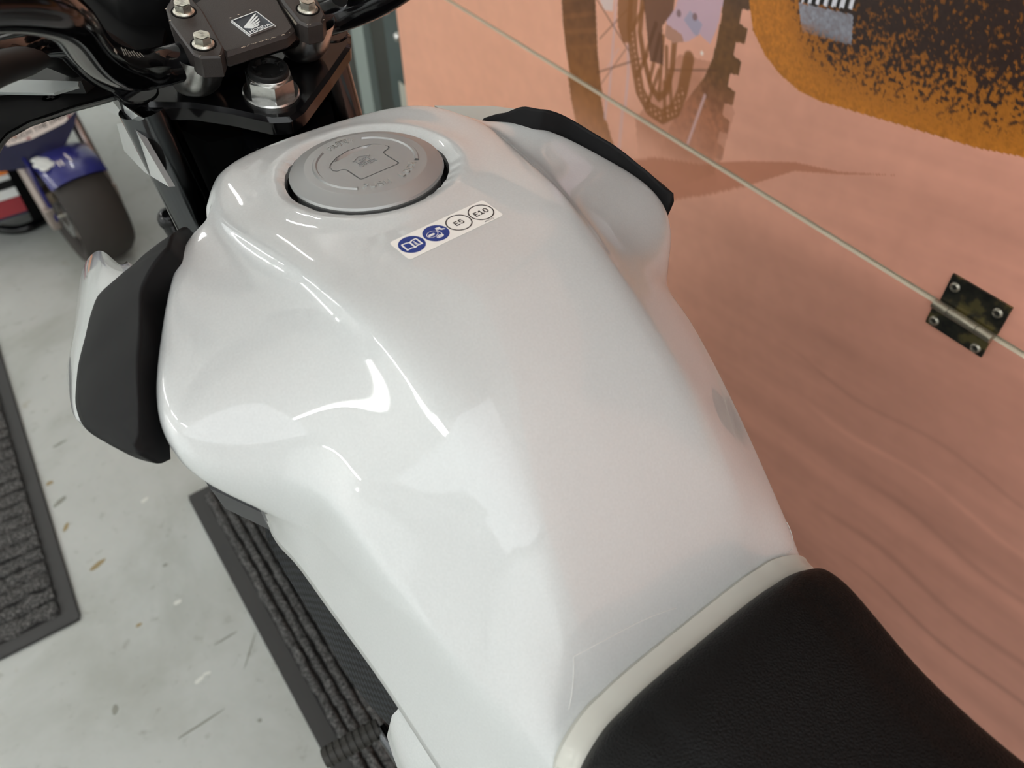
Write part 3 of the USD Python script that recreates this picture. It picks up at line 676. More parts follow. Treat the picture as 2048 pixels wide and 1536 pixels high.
# ---- strip between tank and seat, and the seat
def sym(rows, nu=60, nv=60, it=14):
    Sx = bspline_net(np.array(rows, float), nu, nv, it); Sx[:, 0, 0] = 0
    f = np.concatenate([Sx[:, ::-1] * np.array([-1, 1, 1]), Sx[:, 1:]], 1)
    m = trimesh.Trimesh(f.reshape(-1, 3), grid_faces(f.shape[0], f.shape[1]), process=False)
    return m
SEAM = [(0, -257, -119), (30, -257, -119.2), (50, -257.5, -121), (60, -258, -122.5), (70, -260, -125.5), (77, -262, -129), (82, -264, -134), (85, -266, -142), (90, -268, -158)]
strip_rows = [[(x * .985, y + 6, z - 5) for x, y, z in SEAM], [(x, y + .6, z - 1.0) for x, y, z in SEAM], [(x, y - .4, z + 1.1) for x, y, z in SEAM],
              [(x * .985, y - 6, z + 1.2) for x, y, z in SEAM], [(x * .97, y - 13, z + 0.6) for x, y, z in SEAM], [(x * .95, y - 22, z - 4) for x, y, z in SEAM]]
trim = sym(strip_rows, 40, 80, 10)
if trim.face_normals[:, 2].mean() < 0: trim.invert()
trim.apply_translation([2, 0, 0])
put('tail_trim', mmesh(trim), trim_paint, bike, smooth=40, label='off-white strip between tank and seat')
SF = [(0, -268, -117), (28, -268, -117.5), (46, -268.5, -119.5), (57, -269, -121.5), (67, -271, -124.5), (74, -273, -128.5), (79, -275, -134), (83, -278, -142), (87, -282, -156)]
def srow(dy, dz, sc_, flat=None):
    out = []
    for k, (x, y, z) in enumerate(SF):
        out.append((x * sc_, y - dy, z + dz * (1 if k < 6 else max(0, 1 - (k - 5) * .28))))
    return out
seat_rows = [srow(-2, -24, .95), srow(-.5, -6, .99), srow(0, 1.5, 1.0), srow(3, 9, 1.0), srow(9, 14.5, .985), srow(18, 17, .965), srow(30, 17, .935), srow(46, 15, .90), srow(64, 12.5, .875), srow(86, 10.5, .87), srow(110, 9.5, .885), srow(150, 9, .97), srow(210, 12, 1.2), srow(290, 18, 1.45), srow(380, 32, 1.6), srow(430, 30, 1.6), srow(440, -10, 1.55)]
seat = sym(seat_rows, 200, 90, 12)
if seat.face_normals[:, 2].mean() < 0: seat.invert()
seat.apply_translation([1, 0, 0])
put('seat', mmesh(seat), leather, bike, smooth=50, label='black grained vinyl seat')

# edge of the clear protective film on the tank's rear, a hair-thin raised bead
film = plain('clear_film_edge', (0.66, 0.66, 0.63), .3)
for pts in ([(1.5, -251, -112), (-13.3, -248.3, -108.0), (-35.3, -245.7, -104.4), (-54.0, -243.2, -103.4)], [(-54.0, -243.2, -103.4), (-58.2, -248.5, -112.6), (-64.7, -254.0, -121.4)], [(88.3, -247.1, -124.9), (86.5, -254, -130), (80.9, -258, -129.5), (74.6, -258, -127.2)]):
    put('film_edge', mmesh(tube(pts, .16, 8, 30)), film, bike, smooth=60)
# ------------------------------------------------------------------ steering, handlebar and front of the bike
sO = np.array([2.0, 116, -12]); sr = np.array([.9976, .0698, 0]); sf = np.array([-.0677, .9679, .2419]); su = np.array([.0169, -.2413, .9703])
ST4 = np.eye(4); ST4[:3, 0], ST4[:3, 1], ST4[:3, 2], ST4[:3, 3] = sr, sf, su, sO
def sl(m): return mmesh(moved(m, ST4))
def sp(u_, v_, h_): return sO + sr * u_ + sf * v_ + su * h_
def tr(m, *t): m = m.copy(); m.apply_translation(t); return m

yoke_poly = Polygon([(-70, 82), (-79, 74), (-79, 60), (-67, 47), (-45, 34), (-27, 17), (-10, -3), (1, -8), (13, -4), (47, 19), (79, 42), (87, 54), (87, 70), (78, 82), (40, 74), (-30, 74)]).buffer(4).buffer(-4)
put('top_yoke', sl(plate(yoke_poly, 14, 2.5, -14)), black_gloss, bike, smooth=25, label='glossy black fork yoke under the handlebar')
for u_ in (-66, 74):
    put('yoke_cap_bolt', sl(tr(lathe([(0, 1), (11, 1), (12, .4), (12, 0), (0, 0)], 40), u_, 60, 0)), black_gloss, bike)
# stem nut with its black plug
nut = put('steering_nut', sl(tr(cat(lathe([(0, 3), (17.2, 3), (18, 2), (18, 0), (0, 0)], 64), tr(plate(Polygon([(15.6 * math.cos(math.radians(60 * k + 12)), 15.6 * math.sin(math.radians(60 * k + 12))) for k in range(6)]), 13, 1.0), 0, 0, 2), lathe([(11, 17), (13.2, 15.6), (13.2, 14), (11, 14)], 48)), 3.5, 20, 0)), polished, bike, smooth=30, label='large steel hex nut on the steering stem')
plug = lathe([(0, 16.5), (8.4, 16.5), (9.6, 19.2), (11.8, 19.6), (12.6, 18.6), (12.6, 10), (0, 10)], 48)
teeth = [moved(rbox((3.4, 2.6, 2.6), .5), trimesh.transformations.rotation_matrix(math.radians(60 * k + 20), [0, 0, 1]) @ trimesh.transformations.translation_matrix((8.8, 0, 18))) for k in range(6)]
put('plug', sl(tr(cat(plug, teeth), 3.5, 20, 0)), black_rubber, nut)
# steering head below the yoke
put('steering_head', sl(tr(lathe([(0, -22), (25, -22), (25, -27), (22, -29), (22, -34), (26, -35), (26, -40), (23, -42), (23, -52), (27, -54), (27, -60), (24, -62), (24, -170), (0, -170)], 64)), black_gloss, bike, smooth=25) if False else sl(tr(lathe([(0, -22), (25, -22), (25, -27), (22, -29), (22, -34), (26, -35), (26, -40), (23, -42), (23, -52), (27, -54), (27, -60), (24, -62), (24, -170), (0, -170)], 64), 3.5, 12, 0)), black_gloss, bike, smooth=25)
paint_dot = plain('yellow_paint_mark', lin(190, 190, 80), .5)
for du, dv, h_ in ((-6, -21.5, -25), (9, -24, -37), (7, -23, -57)):
    q = trimesh.creation.icosphere(1, 1.7); put('paint_mark', sl(tr(q, 3.5 + du, 12 + dv, h_)), paint_dot, bike)

# risers: leaning cast columns
for u_ in (-34.5, 42.5):
    rings = []
    for t, rad in ((0, 8.0), (.05, 11.0), (.12, 13.2), (.22, 14.8), (.38, 15.4), (.6, 15.2), (.95, 14.4), (1.0, 14.2)):
        c_ = np.array([u_ + 1.2 * t, 48 - 16 * t, 34 * t]); a = np.linspace(0, 2 * np.pi, 40, endpoint=False)
        rings.append(np.c_[c_[0] + rad * np.cos(a), c_[1] + rad * 1.08 * np.sin(a), np.full(40, c_[2])])
    R_ = np.array(rings); v = R_.reshape(-1, 3); f = []
    for k in range(len(rings) - 1):
        for i in range(40):
            a_, b_ = k * 40 + i, k * 40 + (i + 1) % 40; f += [[a_, b_, b_ + 40], [a_, b_ + 40, a_ + 40]]
    m = trimesh.Trimesh(v, f, process=False); m.fix_normals()
    put('riser', sl(m), polished, bike, smooth=50)

# handlebar
BAR = [sp(4, 38, 27), sp(-20, 38, 27), sp(-40, 38, 27), sp(-58, 36, 29), (-76, 119, 35), (-90, 98, 50), (-103, 60, 78), (-116, 25, 101), (-140, 2, 115), (-180, -22, 122), (-260, -62, 126), (-330, -95, 128)]
def to_local(p): d = np.asarray(p, float) - sO; return np.array([d @ sr, d @ sf, d @ su])
half_l = np.array([to_local(p) for p in BAR])
half_r = half_l.copy(); half_r[:, 0] = 8 - half_r[:, 0]
loc = np.vstack([half_l[::-1], half_r[1:]])
bar_pts = np.array([sp(*q) for q in loc])
bar_curve = spline(bar_pts, 200)
bar = put('handlebar', mmesh(tube(bar_pts, 11.0, 28, 220)), black_gloss, bike, smooth=50, label='black tubular handlebar')
for k, side in ((0, 'left'), (1, 'right')):
    ends = bar_curve[:46] if k == 0 else bar_curve[::-1][:46]
    put('grip', mmesh(tube(ends[:30], 16.5, 24, 30)), black_rubber, bar, smooth=40)
    put('switch_box', mmesh(tube(ends[31:43], 19, 16, 14)), black_plastic, bar, smooth=40)
# printed scale on the bar
mark = plain('pale_scale_mark', lin(186, 186, 176), .5)
eye_mm = np.array([-160.7, -350, 210.7])
def on_bar(t, roll, lift=11.06):
    i = int(t * 199); p = bar_curve[i]; d = bar_curve[min(i + 1, 199)] - bar_curve[i - 1]; d /= np.linalg.norm(d)
    e = eye_mm - p; e = e - d * (e @ d); e /= np.linalg.norm(e); s_ = np.cross(d, e)
    n_ = e * math.cos(roll) + s_ * math.sin(roll); return p + n_ * lift, d, n_
tm_ = []
ti = np.argmin(np.linalg.norm(bar_curve - np.array([-90, 98, 50]), axis=1)) / 199
for k in range(9):
    p, d, n_ = on_bar(ti - .010 + k * .0050, -.95); tm_.append(moved(trimesh.creation.box((.5, 3.0 + (k % 3 == 0) * 1.5, .12)), frame(p, d, np.cross(n_, d))))
put('scale_mark', mmesh(cat(tm_)), mark, bar)
p, d, n_ = on_bar(ti - .030, -.8); put('scale_mark', mmesh(cat([moved(trimesh.creation.box((2.6, 1.2, .12)), frame(p + d * e_, d, np.cross(n_, d))) for e_ in (-2, 1.4)])), mark, bar)

# one-piece clamp with four flange bolts
clampL = Polygon([(-35, 66), (-40, 49), (-43, 17), (-41, 12), (-31, 7.5), (-25, 15), (-17.5, 54), (-17, 70), (-27, 74)]).buffer(1.5).buffer(-1.5)
clampR = Polygon([(29, 40), (26.5, 18), (29, 12), (39, 11), (45, 17), (50, 34), (52, 62), (46, 73), (36, 72)]).buffer(1.5).buffer(-1.5)
bridge = Polygon([(-19, 68), (-26, 19), (-25, 13.0), (16, 14.0), (24, 18.5), (29, 40), (36, 66), (20, 74), (0, 76)]).buffer(1.5).buffer(-1.5)
pocket = affinity.rotate(sbox(-10.4, -10.2, 10.4, 10.2), 7); pocket = affinity.translate(pocket, 3.6, 32.6)
clamp = put('handlebar_clamp', sl(cat(plate(clampL, 14, 1.0, 30.5))), brown_black, bike, smooth=25, label='worn brown-black handlebar clamp with a square emblem')
bm = from_man(to_man(plate(bridge, 13, 1.6, 28.5)) - to_man(extr(pocket, 6, 40.2))) if False else plate(bridge, 10.0, 2.0, 31.0)
put('bridge', sl(bm), brown_black, clamp, smooth=25)
put('clamp_block', sl(plate(clampR, 14, 1.4, 30.5)), brown_black, clamp, smooth=25)
for p0, p1 in (((26.2, 21), (30, 41)), ((29.4, 38), (33.5, 55))):
    put('rib', sl(extr(LineString([p0, p1]).buffer(.7), .8, 41.0)), letter_metal if False else plain('worn_rib', (0.30, 0.27, 0.22), .4, metal=.5), clamp)
for u_, v_ in ((-28.0, 56.8), (-33.6, 22.6), (38.6, 27.0), (43.5, 60.5)):
    hexa = Polygon([(5.1 * math.cos(math.radians(60 * k + 8)), 5.1 * math.sin(math.radians(60 * k + 8))) for k in range(6)])
    bolt = put('bolt', sl(tr(cat(lathe([(0, 1.6), (5.1, 1.6), (6.2, .7), (6.2, 0), (0, 0)], 40), plate(hexa, 5.2, .45, 1.0)), u_, v_, 44.4)), zinc, clamp, smooth=25)
    put('washer_seat', sl(tr(lathe([(6.4, 0.15), (7.4, .15), (7.4, 0), (6.4, 0)], 40), u_, v_, 44.45)), black_deep, clamp)
# bare metal showing along the worn rear edge
worn = plain('bare_worn_metal', (0.62, 0.54, 0.43), .45, metal=.3)
ws = []
for t in np.linspace(0, 1, 60):
    if rng.random() < .30: continue
    if .72 < t < .8: continue
    u_ = -14 + 33 * t; v_ = 13.5 + .5 * t + rng.normal(0, .12)
    q = trimesh.creation.icosphere(1, 1.0); q.apply_scale([rng.uniform(.22, .62), rng.uniform(.1, .24), .08]); ws.append(tr(q, u_, v_ + 1.5 + rng.normal(0, .2), 41.0))
for u_, v_ in ((-5, 44.6), (1, 45.4), (9.5, 46.8), (-40.6, 13.5), (-31, 8.6), (30, 13.4), (31.4, 12.7), (41, 13.0), (-39, 52), (-35.6, 64), (-17.6, 58)):
    q = trimesh.creation.icosphere(1, 1.0); q.apply_scale([.7, .3, .12]); ws.append(tr(q, u_, v_, 44.5 if abs(u_) > 24 or v_ < 14 and u_ > 26 else 41.1))
put('worn_edge', sl(cat(ws)), worn, clamp, kind='stuff')
# emblem
BT = np.eye(4); a_ = math.radians(7); BT[:2, :2] = [[math.cos(a_), -math.sin(a_)], [math.sin(a_), math.cos(a_)]]; BT[:3, 3] = [3.6, 32.6, 41.0]
def bl(m): return sl(moved(m, BT))
fr = sbox(-9.3, -9.1, 9.3, 9.1).buffer(-.6).buffer(.6)
chrome = plain('bright_emblem_metal', (0.80, 0.81, 0.82), .18, metal=1.0)
slate = plain('slate_emblem_enamel', lin(44, 52, 60), .45)
badge = put('badge', bl(cat(extr(fr.difference(fr.buffer(-.75)), 1.1), extr(fr.buffer(.5), .3))), chrome, clamp, label='square winged emblem reading HONDA')
def bq(x, y): return (-9.3 + 18.6 * x, 9.1 - 18.2 * y)
# (emblem pieces lie in the badge's own plane, on its enamel field)
field = extr(fr.buffer(-.75), .5); wing = []
tips = [(.91, .08), (.88, .22), (.82, .37), (.75, .50), (.64, .62)]
root = [(.10, .53), (.14, .565), (.18, .60), (.22, .635), (.26, .67)]
for k, (tx_, ty_) in enumerate(tips):
    rx, ry = root[k]
    lowx, lowy = tx_ - .05, ty_ + .085
    wing.append(Polygon([bq(rx, ry), bq(tx_ - .10, ty_ + .03), bq(tx_, ty_), bq(tx_ - .005, ty_ + .04), bq(lowx - .03, lowy + .01), bq(rx + .07, ry + .045)]).buffer(.0))
wing.append(Polygon([bq(.10, .53), bq(.13, .60), bq(.30, .74), bq(.52, .735), bq(.60, .68), bq(.36, .69), bq(.20, .62)]))
put('emblem_field', bl(field), slate, clamp)
put('emblem_wing', bl(extr(shapely.union_all(wing), .35, .5)), chrome, clamp)
tx = meshkit.text_mesh('HONDA', 2.5, .35, bold=True); b = tx.bounds; s_ = 15.0 / (b[1, 0] - b[0, 0]); tx.apply_translation([-b[0, 0], 0, .5]); tx.apply_scale([s_, 1, 1]); tx.apply_translation([-7.3, -7.6, 0])
put('emblem_letters', bl(tx), chrome, clamp)

# ignition switch ahead of the clamp
ign = put('ignition_switch', sl(tr(lathe([(0, 36), (21, 36), (23, 34), (23, 0), (0, 0)], 64), .5, 80, 0)), black_plastic, bike, smooth=30, label='ignition switch with a silver key disc')
put('key_disc', sl(tr(lathe([(0, 40.5), (8.6, 40.5), (9.6, 39.6), (9.6, 35), (0, 35)], 48), .6, 68.5, 0)), polished, ign, smooth=30)
mk = plain('white_switch_print', (0.7, 0.7, 0.7), .5)
power = cat(extr(Point(9.8, 59.6).buffer(1.9).difference(Point(9.8, 59.6).buffer(1.2)).difference(sbox(9.3, 60, 10.3, 63)), .1, 36.05), extr(sbox(9.5, 59.8, 10.1, 62.2), .1, 36.05))
lockm = extr(Point(-4.2, 58.2).buffer(1.1).difference(Point(-4.2, 58.2).buffer(.5)).union(sbox(-4.9, 56.4, -2.8, 57.8)), .1, 36.05)
put('symbol', sl(power), mk, ign); put('symbol', sl(lockm), mk, ign)
ticks = [extr(affinity.rotate(sbox(-.5, -.8, .5, .8), a), .1, 36.05).apply_translation([-10.2 + (k * .9), 66 - k * 2.1, 0]) for k, a in enumerate((20, 25, 35, 45))]
put('symbol', sl(cat(ticks)), mk, ign)
put('symbol', sl(extr(arc_band(11.2, 11.9, 182, 238), .1, 36.05).apply_translation([.6, 68.5, 0])), mk, ign)

# cables beside the bar
for pts, rad in (([(-150, 92, 66), (-135, 100, 64), (-117, 131, 56), (-102, 148, 48), (-91, 169, 28), (-80, 179, 12), (-60, 178, -2), (-50, 190, -40), (-40, 200, -120)], 8.5),
                 ([(-170, 0, 84), (-146, 40, 78), (-126, 103, 58), (-110, 165, 38), (-97, 201, 18), (-70, 215, -10), (-40, 215, -60)], 7.0),
                 ([(60, 130, 40), (90, 150, 60), (140, 130, 100), (180, 60, 140)], 5.0), ([(-300, -30, 90), (-200, 40, 84), (-136, 120, 76), (-100, 190, 52), (-60, 230, 10), (-20, 230, -60)], 6.0)):
    put('control_cable', mmesh(tube(pts, rad, 16, 80)), black_rubber if rad < 8 else black_gloss, bike, smooth=50)

# fork legs
for u_, x_ in ((-66, -69), (74, 62)):
    top_ = np.array([x_, 166 if x_ < 0 else 176, -6.0]); d = np.array([0.09, -.03, -.995])
    fk = put('fork_leg', mmesh(tube([top_, top_ + d * 420], 15.5, 36, 2, curve=False)), chrome_dark, bike, smooth=50)
    put('slider', mmesh(tube([top_ + d * 300, top_ + d * 640 + np.array([0, 30, 0])], [21, 22], 32, 2, curve=False)), black_gloss, fk, smooth=50)

# headlight bracket, instrument back and grey side blade
put('headlight_bracket', mmesh(extr(Polygon([(-190, 140), (-152, 159), (-146, 168), (-132, 176), (-104, 180), (-78, 181), (-67, 189), (-47, 197), (-17, 269), (-36, 365), (-99, 417), (-260, 330), (-230, 200)]), 4, -3)), black_deep, bike, label='flat black headlight bracket')
rim = [(-190, 139.6, -1.5), (-152, 158.6, -1.5), (-146, 167.6, -1.5), (-132, 175.6, -1.5), (-104, 179.6, -1.5), (-78, 180.6, -1.5), (-67, 188.6, -1.5)]
put('bracket_rim', mmesh(tube(rim, 1.3, 10, 50)), plain('grey_bracket_rim', (0.07, 0.075, 0.07), .4), bike)
scr = lathe([(0, 1.0), (5.4, 1.0), (6.4, .2), (6.4, 0), (0, 0)], 40)
cross = cat(trimesh.creation.box((6, 1.5, .3)), trimesh.creation.box((1.5, 6, .3))); cross.apply_transform(trimesh.transformations.rotation_matrix(.35, [0, 0, 1])); cross.apply_translation([0, 0, 1.05])
sc_ = put('bracket_screw', mmesh(tr(scr, -113, 201, 0)), black_plastic, bike)
put('screw_slot', mmesh(tr(cross, -113, 201, 0)), plain('dark_slot', (0.002, 0.002, 0.002), .6), sc_)
put('instrument_back', mmesh(extr(Polygon([(-150, 226), (-130, 221), (-94, 192), (-81, 205), (-80, 240), (-99, 262), (-118, 262)]), 8, 1)), plain('dark_grey_shell', (0.016, 0.018, 0.0175), .55), bike)
blade_top = np.array([(-190, 225, 20), (-135, 197, 20), (-99, 163, 20), (-101, 157, 20), (-115, 156, 20), (-128, 176, 20), (-137, 191, 20), (-190, 221, 20)], float)
bl_ = trimesh.Trimesh(np.vstack([blade_top, blade_top + [.5, 1, -2.0]])).convex_hull
put('side_blade', mmesh(bl_), plain('silver_grey_plastic', lin(150, 156, 154), .4), bike, smooth=False, label='silver-grey pointed blade under the left bar')
hl = rbox((120, 150, 110), 30, 2); put('headlight_shell', mmesh(tr(hl, 22, 350, -20)), black_deep, bike, smooth=60)
inst = rbox((150, 70, 46), 16, 2); inst.apply_transform(trimesh.transformations.rotation_matrix(math.radians(35), [1, 0, 0])); put('instrument_housing', mmesh(tr(inst, 10, 300, 62)), black_deep, bike, smooth=60)

# white cowl pieces ahead of the left fork leg
def slab(pts, d): p = np.asarray(pts, float); return trimesh.Trimesh(np.vstack([p, p + np.asarray(d, float)])).convex_hull
put('front_cowl', mmesh(slab([(-81, 285, -42), (-80, 191, -5), (-79, 134, 3.5), (-80, 171, -14), (-81, 203, -21)], (3, 1, -3))), white_paint, bike, smooth=20)
cw = [(-81, 212, -31), (-80, 160, -10), (-79, 121, -38), (-81, 177, -52), (-82, 220, -54)]
put('front_cowl', mmesh(slab(cw, (4, 2, -2))), white_paint, bike, smooth=20)
put('front_cowl', mmesh(slab([(94, 82, -22), (104, 68, -20), (122, 53, -20), (139, 32, -21), (132, 27, -23), (118, 34, -24), (99, 40, -24)], (0, 3, -14))), trim_paint, bike, smooth=20)
# dark frame, engine and wheels below
put('frame_spine', mmesh(cat(slab([(-40, 152, -34), (50, 150, -40), (70, 205, -30), (-60, 200, -26)], (12, 10, -300)), tube([(5, 130, -60), (5, 60, -130), (5, -100, -190), (5, -300, -230)], 22, 20, 40))), black_deep, bike, smooth=40)
put('radiator_shroud', mmesh(tr(rbox((170, 60, 240), 14, 2), 10, 95, -210)), black_deep, bike, smooth=50)
eng = put('engine', mmesh(cat(tr(rbox((150, 300, 230), 40, 2), 5, -70, -590), tr(rbox((130, 140, 220), 25, 2), 0, 60, -430))), black_plastic, bike, smooth=50)
for k in range(7):
    put('cooling_fin', mmesh(tr(rbox((150, 160, 4), 1.8, 1), 0, 60, -510 + 24 * k)), black_deep, eng, smooth=40)
def wheel(y, rad, wid):
    w_ = put('wheel', mmesh(moved(lathe([(rad - 62, -wid / 2 + 8), (rad - 30, -wid / 2), (rad - 12, -wid * .42), (rad, -wid * .18), (rad, wid * .18), (rad - 12, wid * .42), (rad - 30, wid / 2), (rad - 62, wid / 2 - 8), (rad - 62, -wid / 2 + 8)], 72), frame((5, y, -980 + rad), [0, 1, 0], [0, 0, 1]))), black_rubber, bike, smooth=40)
    put('rim', mmesh(moved(lathe([(rad - 74, -wid / 2 + 10), (rad - 60, -wid / 2 + 8), (rad - 60, wid / 2 - 8), (rad - 74, wid / 2 - 10), (rad - 74, -wid / 2 + 10)], 72), frame((5, y, -980 + rad), [0, 1, 0], [0, 0, 1]))), black_gloss, w_, smooth=40)
    hub = [moved(lathe([(0, -40), (34, -40), (34, 40), (0, 40)], 32), frame((5, y, -980 + rad), [0, 1, 0], [0, 0, 1]))]
    for k in range(6):
        a = k * math.pi / 3; e = np.array([0, math.cos(a), math.sin(a)]); c0 = np.array([5, y, -980 + rad]); hub.append(tube([c0 + e * 26, c0 + e * (rad - 66)], [13, 10], 12, 2, curve=False))
    put('spokes', mmesh(cat(hub)), black_gloss, w_, smooth=40)
wheel(430, 285, 90); wheel(-830, 300, 110)
put('swing_arm', mmesh(cat([tube([(s_ * 90, -200, -640), (s_ * 80, -830, -680)], 22, 16, 2, curve=False) for s_ in (-1, 1)])), black_deep, bike)
put('subframe', mmesh(cat([tube([(s_ * 60, -180, -250), (s_ * 70, -520, -230), (s_ * 70, -760, -200)], 16, 14, 30) for s_ in (-1, 1)])), black_deep, bike)
put('centre_stand', mmesh(cat([tube([(s_ * 80, -190, -700), (s_ * 130, -260, -968)], 13, 14, 2, curve=False) for s_ in (-1, 1)] + [tube([(-130, -260, -966), (130, -260, -966)], 12, 14, 2, curve=False)])), black_deep, bike)

# below the tank on the left: bracket, carbon-look side cover, white side panel, shift lever
carbon = look('carbon_look_plastic', {'t': ('texture_coordinate', {}), 'm': ('mapping', dict(scale=(1, 300, 300), rotation=(0, 0, 0))), 'c': ('checker_texture', dict(scale=1.0, color1=(0.004, 0.0045, 0.005), color2=(0.020, 0.023, 0.027))),
    'p': ('principled_bsdf', dict(roughness=0.55, specular_ior_level=.12)), 'b': ('bump', dict(distance=.0006, strength=.5))}, [('t.object', 'm.vector'), ('m.vector', 'c.vector'), ('c.color', 'p.base_color'), ('c.fac', 'b.height'), ('b.normal', 'p.normal')])
for s_ in (1, -1):
    fl = (lambda m: m) if s_ == 1 else mirror
    put('tank_bracket', mmesh(fl(slab([(-142, -1, -152), (-141, -16, -153), (-129, -38, -152), (-121, -60, -150), (-112, -60, -148), (-112, 4, -148)], (3, 3, -26)))), plain('grey_bracket', (0.03, 0.032, 0.035), .5) if s_ == 1 else black_deep, bike, smooth=20)
    put('side_cover', mmesh(fl(loft([[(-108, 20, -215), (-110, -60, -190), (-108, -110, -185), (-104, -180, -190), (-104, -215, -205)], [(-121, 0, -240), (-122.5, -42, -245), (-122, -75, -250), (-120, -143, -255), (-112, -175, -245)],
         [(-108, -8, -272), (-118, -48, -276), (-118, -84, -282), (-114, -146, -284), (-106, -182, -280)], [(-70, 0, -300), (-72, -60, -310), (-70, -100, -320), (-68, -160, -330), (-66, -200, -330)]], 40))), carbon, bike, smooth=60, label='carbon-patterned black side cover')
    pan = [[(-106, -172, -205), (-107, -200, -208), (-106, -260, -215), (-100, -360, -215), (-96, -480, -200)], [(-116, -167, -224), (-119, -188, -226), (-121, -240, -232), (-118, -360, -232), (-112, -480, -214)],
           [(-122, -166, -246), (-127, -190, -250), (-131, -240, -262), (-130, -360, -270), (-124, -480, -250)], [(-119, -176, -290), (-124, -205, -310), (-127, -250, -330), (-127, -360, -340), (-122, -480, -320)]]
    put('side_panel', mmesh(fl(loft(pan, 60))), white_paint, bike, smooth=60, label='white side panel below the seat')
peg = put('shift_peg', mmesh(cat([tube([(-150 - 4, -27, -547), (-99, -36, -540)], 9.0, 24, 2, curve=False)] + [tube([(-152 + k * 6.4, -27.4 - k * 1.1, -546.7 + k * .9), (-148.4 + k * 6.4, -28 - k * 1.1, -546.2 + k * .9)], 10.2, 24, 2, curve=False) for k in range(8)])), plain('ribbed_peg_rubber', (0.02, 0.018, 0.014), .55), bike, smooth=30)
put('shift_arm', mmesh(tube([(-99, -36, -540), (-96, -80, -555), (-92, -180, -600)], 6.5, 14, 30)), chrome_dark, bike)
put('hose_end', mmesh(cat(tube([(-60, 278, -150), (-57, 268, -185), (-54, 262, -215)], [9, 7], 14, 12), tr(trimesh.creation.icosphere(2, 10.5), -60, 279, -149), tube([(-54, 262, -214), (-48, 240, -260), (-40, 210, -280), (-30, 190, -270)], 5, 12, 30))), black_gloss, bike, smooth=50)
put('air_box', mmesh(tr(rbox((176, 230, 170), 16, 2), 0, -115, -250)), black_deep, bike, smooth=50)
# ------------------------------------------------------------------ floor mats with carpet ribs
mat_rubber = plain('mat_rubber_border', (0.035, 0.035, 0.034), 0.6)
carpet = look('charcoal_carpet', {'g': ('geometry', {}), 'n': ('noise_texture', dict(scale=260.0, detail=3.0, roughness=.7)), 'r': ('rgb_ramp', {'ramp': [(.36, (0.03, 0.03, 0.03)), (.50, (0.075, 0.074, 0.072)), (.66, (0.20, 0.197, 0.19))]}),
      'p': ('principled_bsdf', dict(roughness=0.95, specular_ior_level=.1)), 'b': ('bump', dict(distance=.004, strength=.9))}, [('g.position', 'n.vector'), ('n.fac', 'r.fac'), ('r.color', 'p.base_color'), ('n.fac', 'b.height'), ('b.normal', 'p.normal')])
def rib_mesh(L, w, h, seed):
    n, k = max(24, int(L / .008)), 9
    t = np.linspace(0, L, n); a = np.linspace(0, np.pi, k)
    T_, A_ = np.meshgrid(t, a, indexing='ij')
    P = np.stack([T_, -np.cos(A_) * w / 2, np.sin(A_) ** .6 * h], -1)
    nz = meshkit.fbm(P * 90 + [seed * 3.1, 0, 0], 3, seed) - .5
    P[..., 1] += nz * w * .6; P[..., 2] = np.maximum(P[..., 2] + nz * h * 1.3 * np.sin(A_), 0)
    m = trimesh.Trimesh(P.reshape(-1, 3), grid_faces(n, k), process=False)
    if m.face_normals[:, 2].mean() < 0: m.invert()
    return m
def mat(label, corner, ang, L, W, along, pitch, n_from=0, n_to=999):
    """corner: one corner on the floor; ang: direction of the long side; W to the side"""
    o = thing('floor_mat', label, 'floor mat')
    c_, s_ = math.cos(math.radians(ang)), math.sin(math.radians(ang))
    Tm = np.eye(4); Tm[:2, :2] = [[c_, -s_], [s_, c_]]; Tm[:3, 3] = [corner[0], corner[1], 0]
    bd = 0.027
    base = plate(sbox(min(0, L), min(0, W), max(0, L), max(0, W)), .006, .002)
    put('border', moved(base, Tm), mat_rubber, o, smooth=False)
    sx, sy = np.sign(L), np.sign(W); l, w = abs(L) - 2 * bd, abs(W) - 2 * bd
    put('carpet', moved(bx(min(sx * bd, sx * (bd + l)), max(sx * bd, sx * (bd + l)), min(sy * bd, sy * (bd + w)), max(sy * bd, sy * (bd + w)), .004, .0075), Tm), plain('carpet_backing', (0.012, 0.012, 0.012), .9), o)
    n = int((w if along else l) / pitch)
    for k in range(max(0, n_from), min(n, n_to)):
        m = rib_mesh(l if along else w, pitch * .84, .009, k)
        if along:
            m.apply_translation([0, 0, 0]); m = tr(m, 0, 0, .0065); v = m.vertices.copy(); v[:, 0] = sx * (bd + v[:, 0]); v[:, 1] = sy * (bd + pitch * (k + .5)) + v[:, 1]; m.vertices = v
        else:
            v = m.vertices.copy(); v = np.c_[sx * (bd + pitch * (k + .5)) + v[:, 1], sy * (bd + v[:, 0]), v[:, 2] + .0065]; m.vertices = v
        if m.face_normals[:, 2].mean() < 0: m.invert()
        put('rib', moved(m, Tm), carpet, o, smooth=True)
    return o
mat('grey ribbed mat with a black border, cut off by the left edge of the picture', (-0.374, 0.608), 87.2, 0.92, 0.60, False, .0320)
mat('grey ribbed mat with a black border, lying under the motorcycle', (-0.139, 0.749), -90.9, 0.92, 0.60, True, .0180)

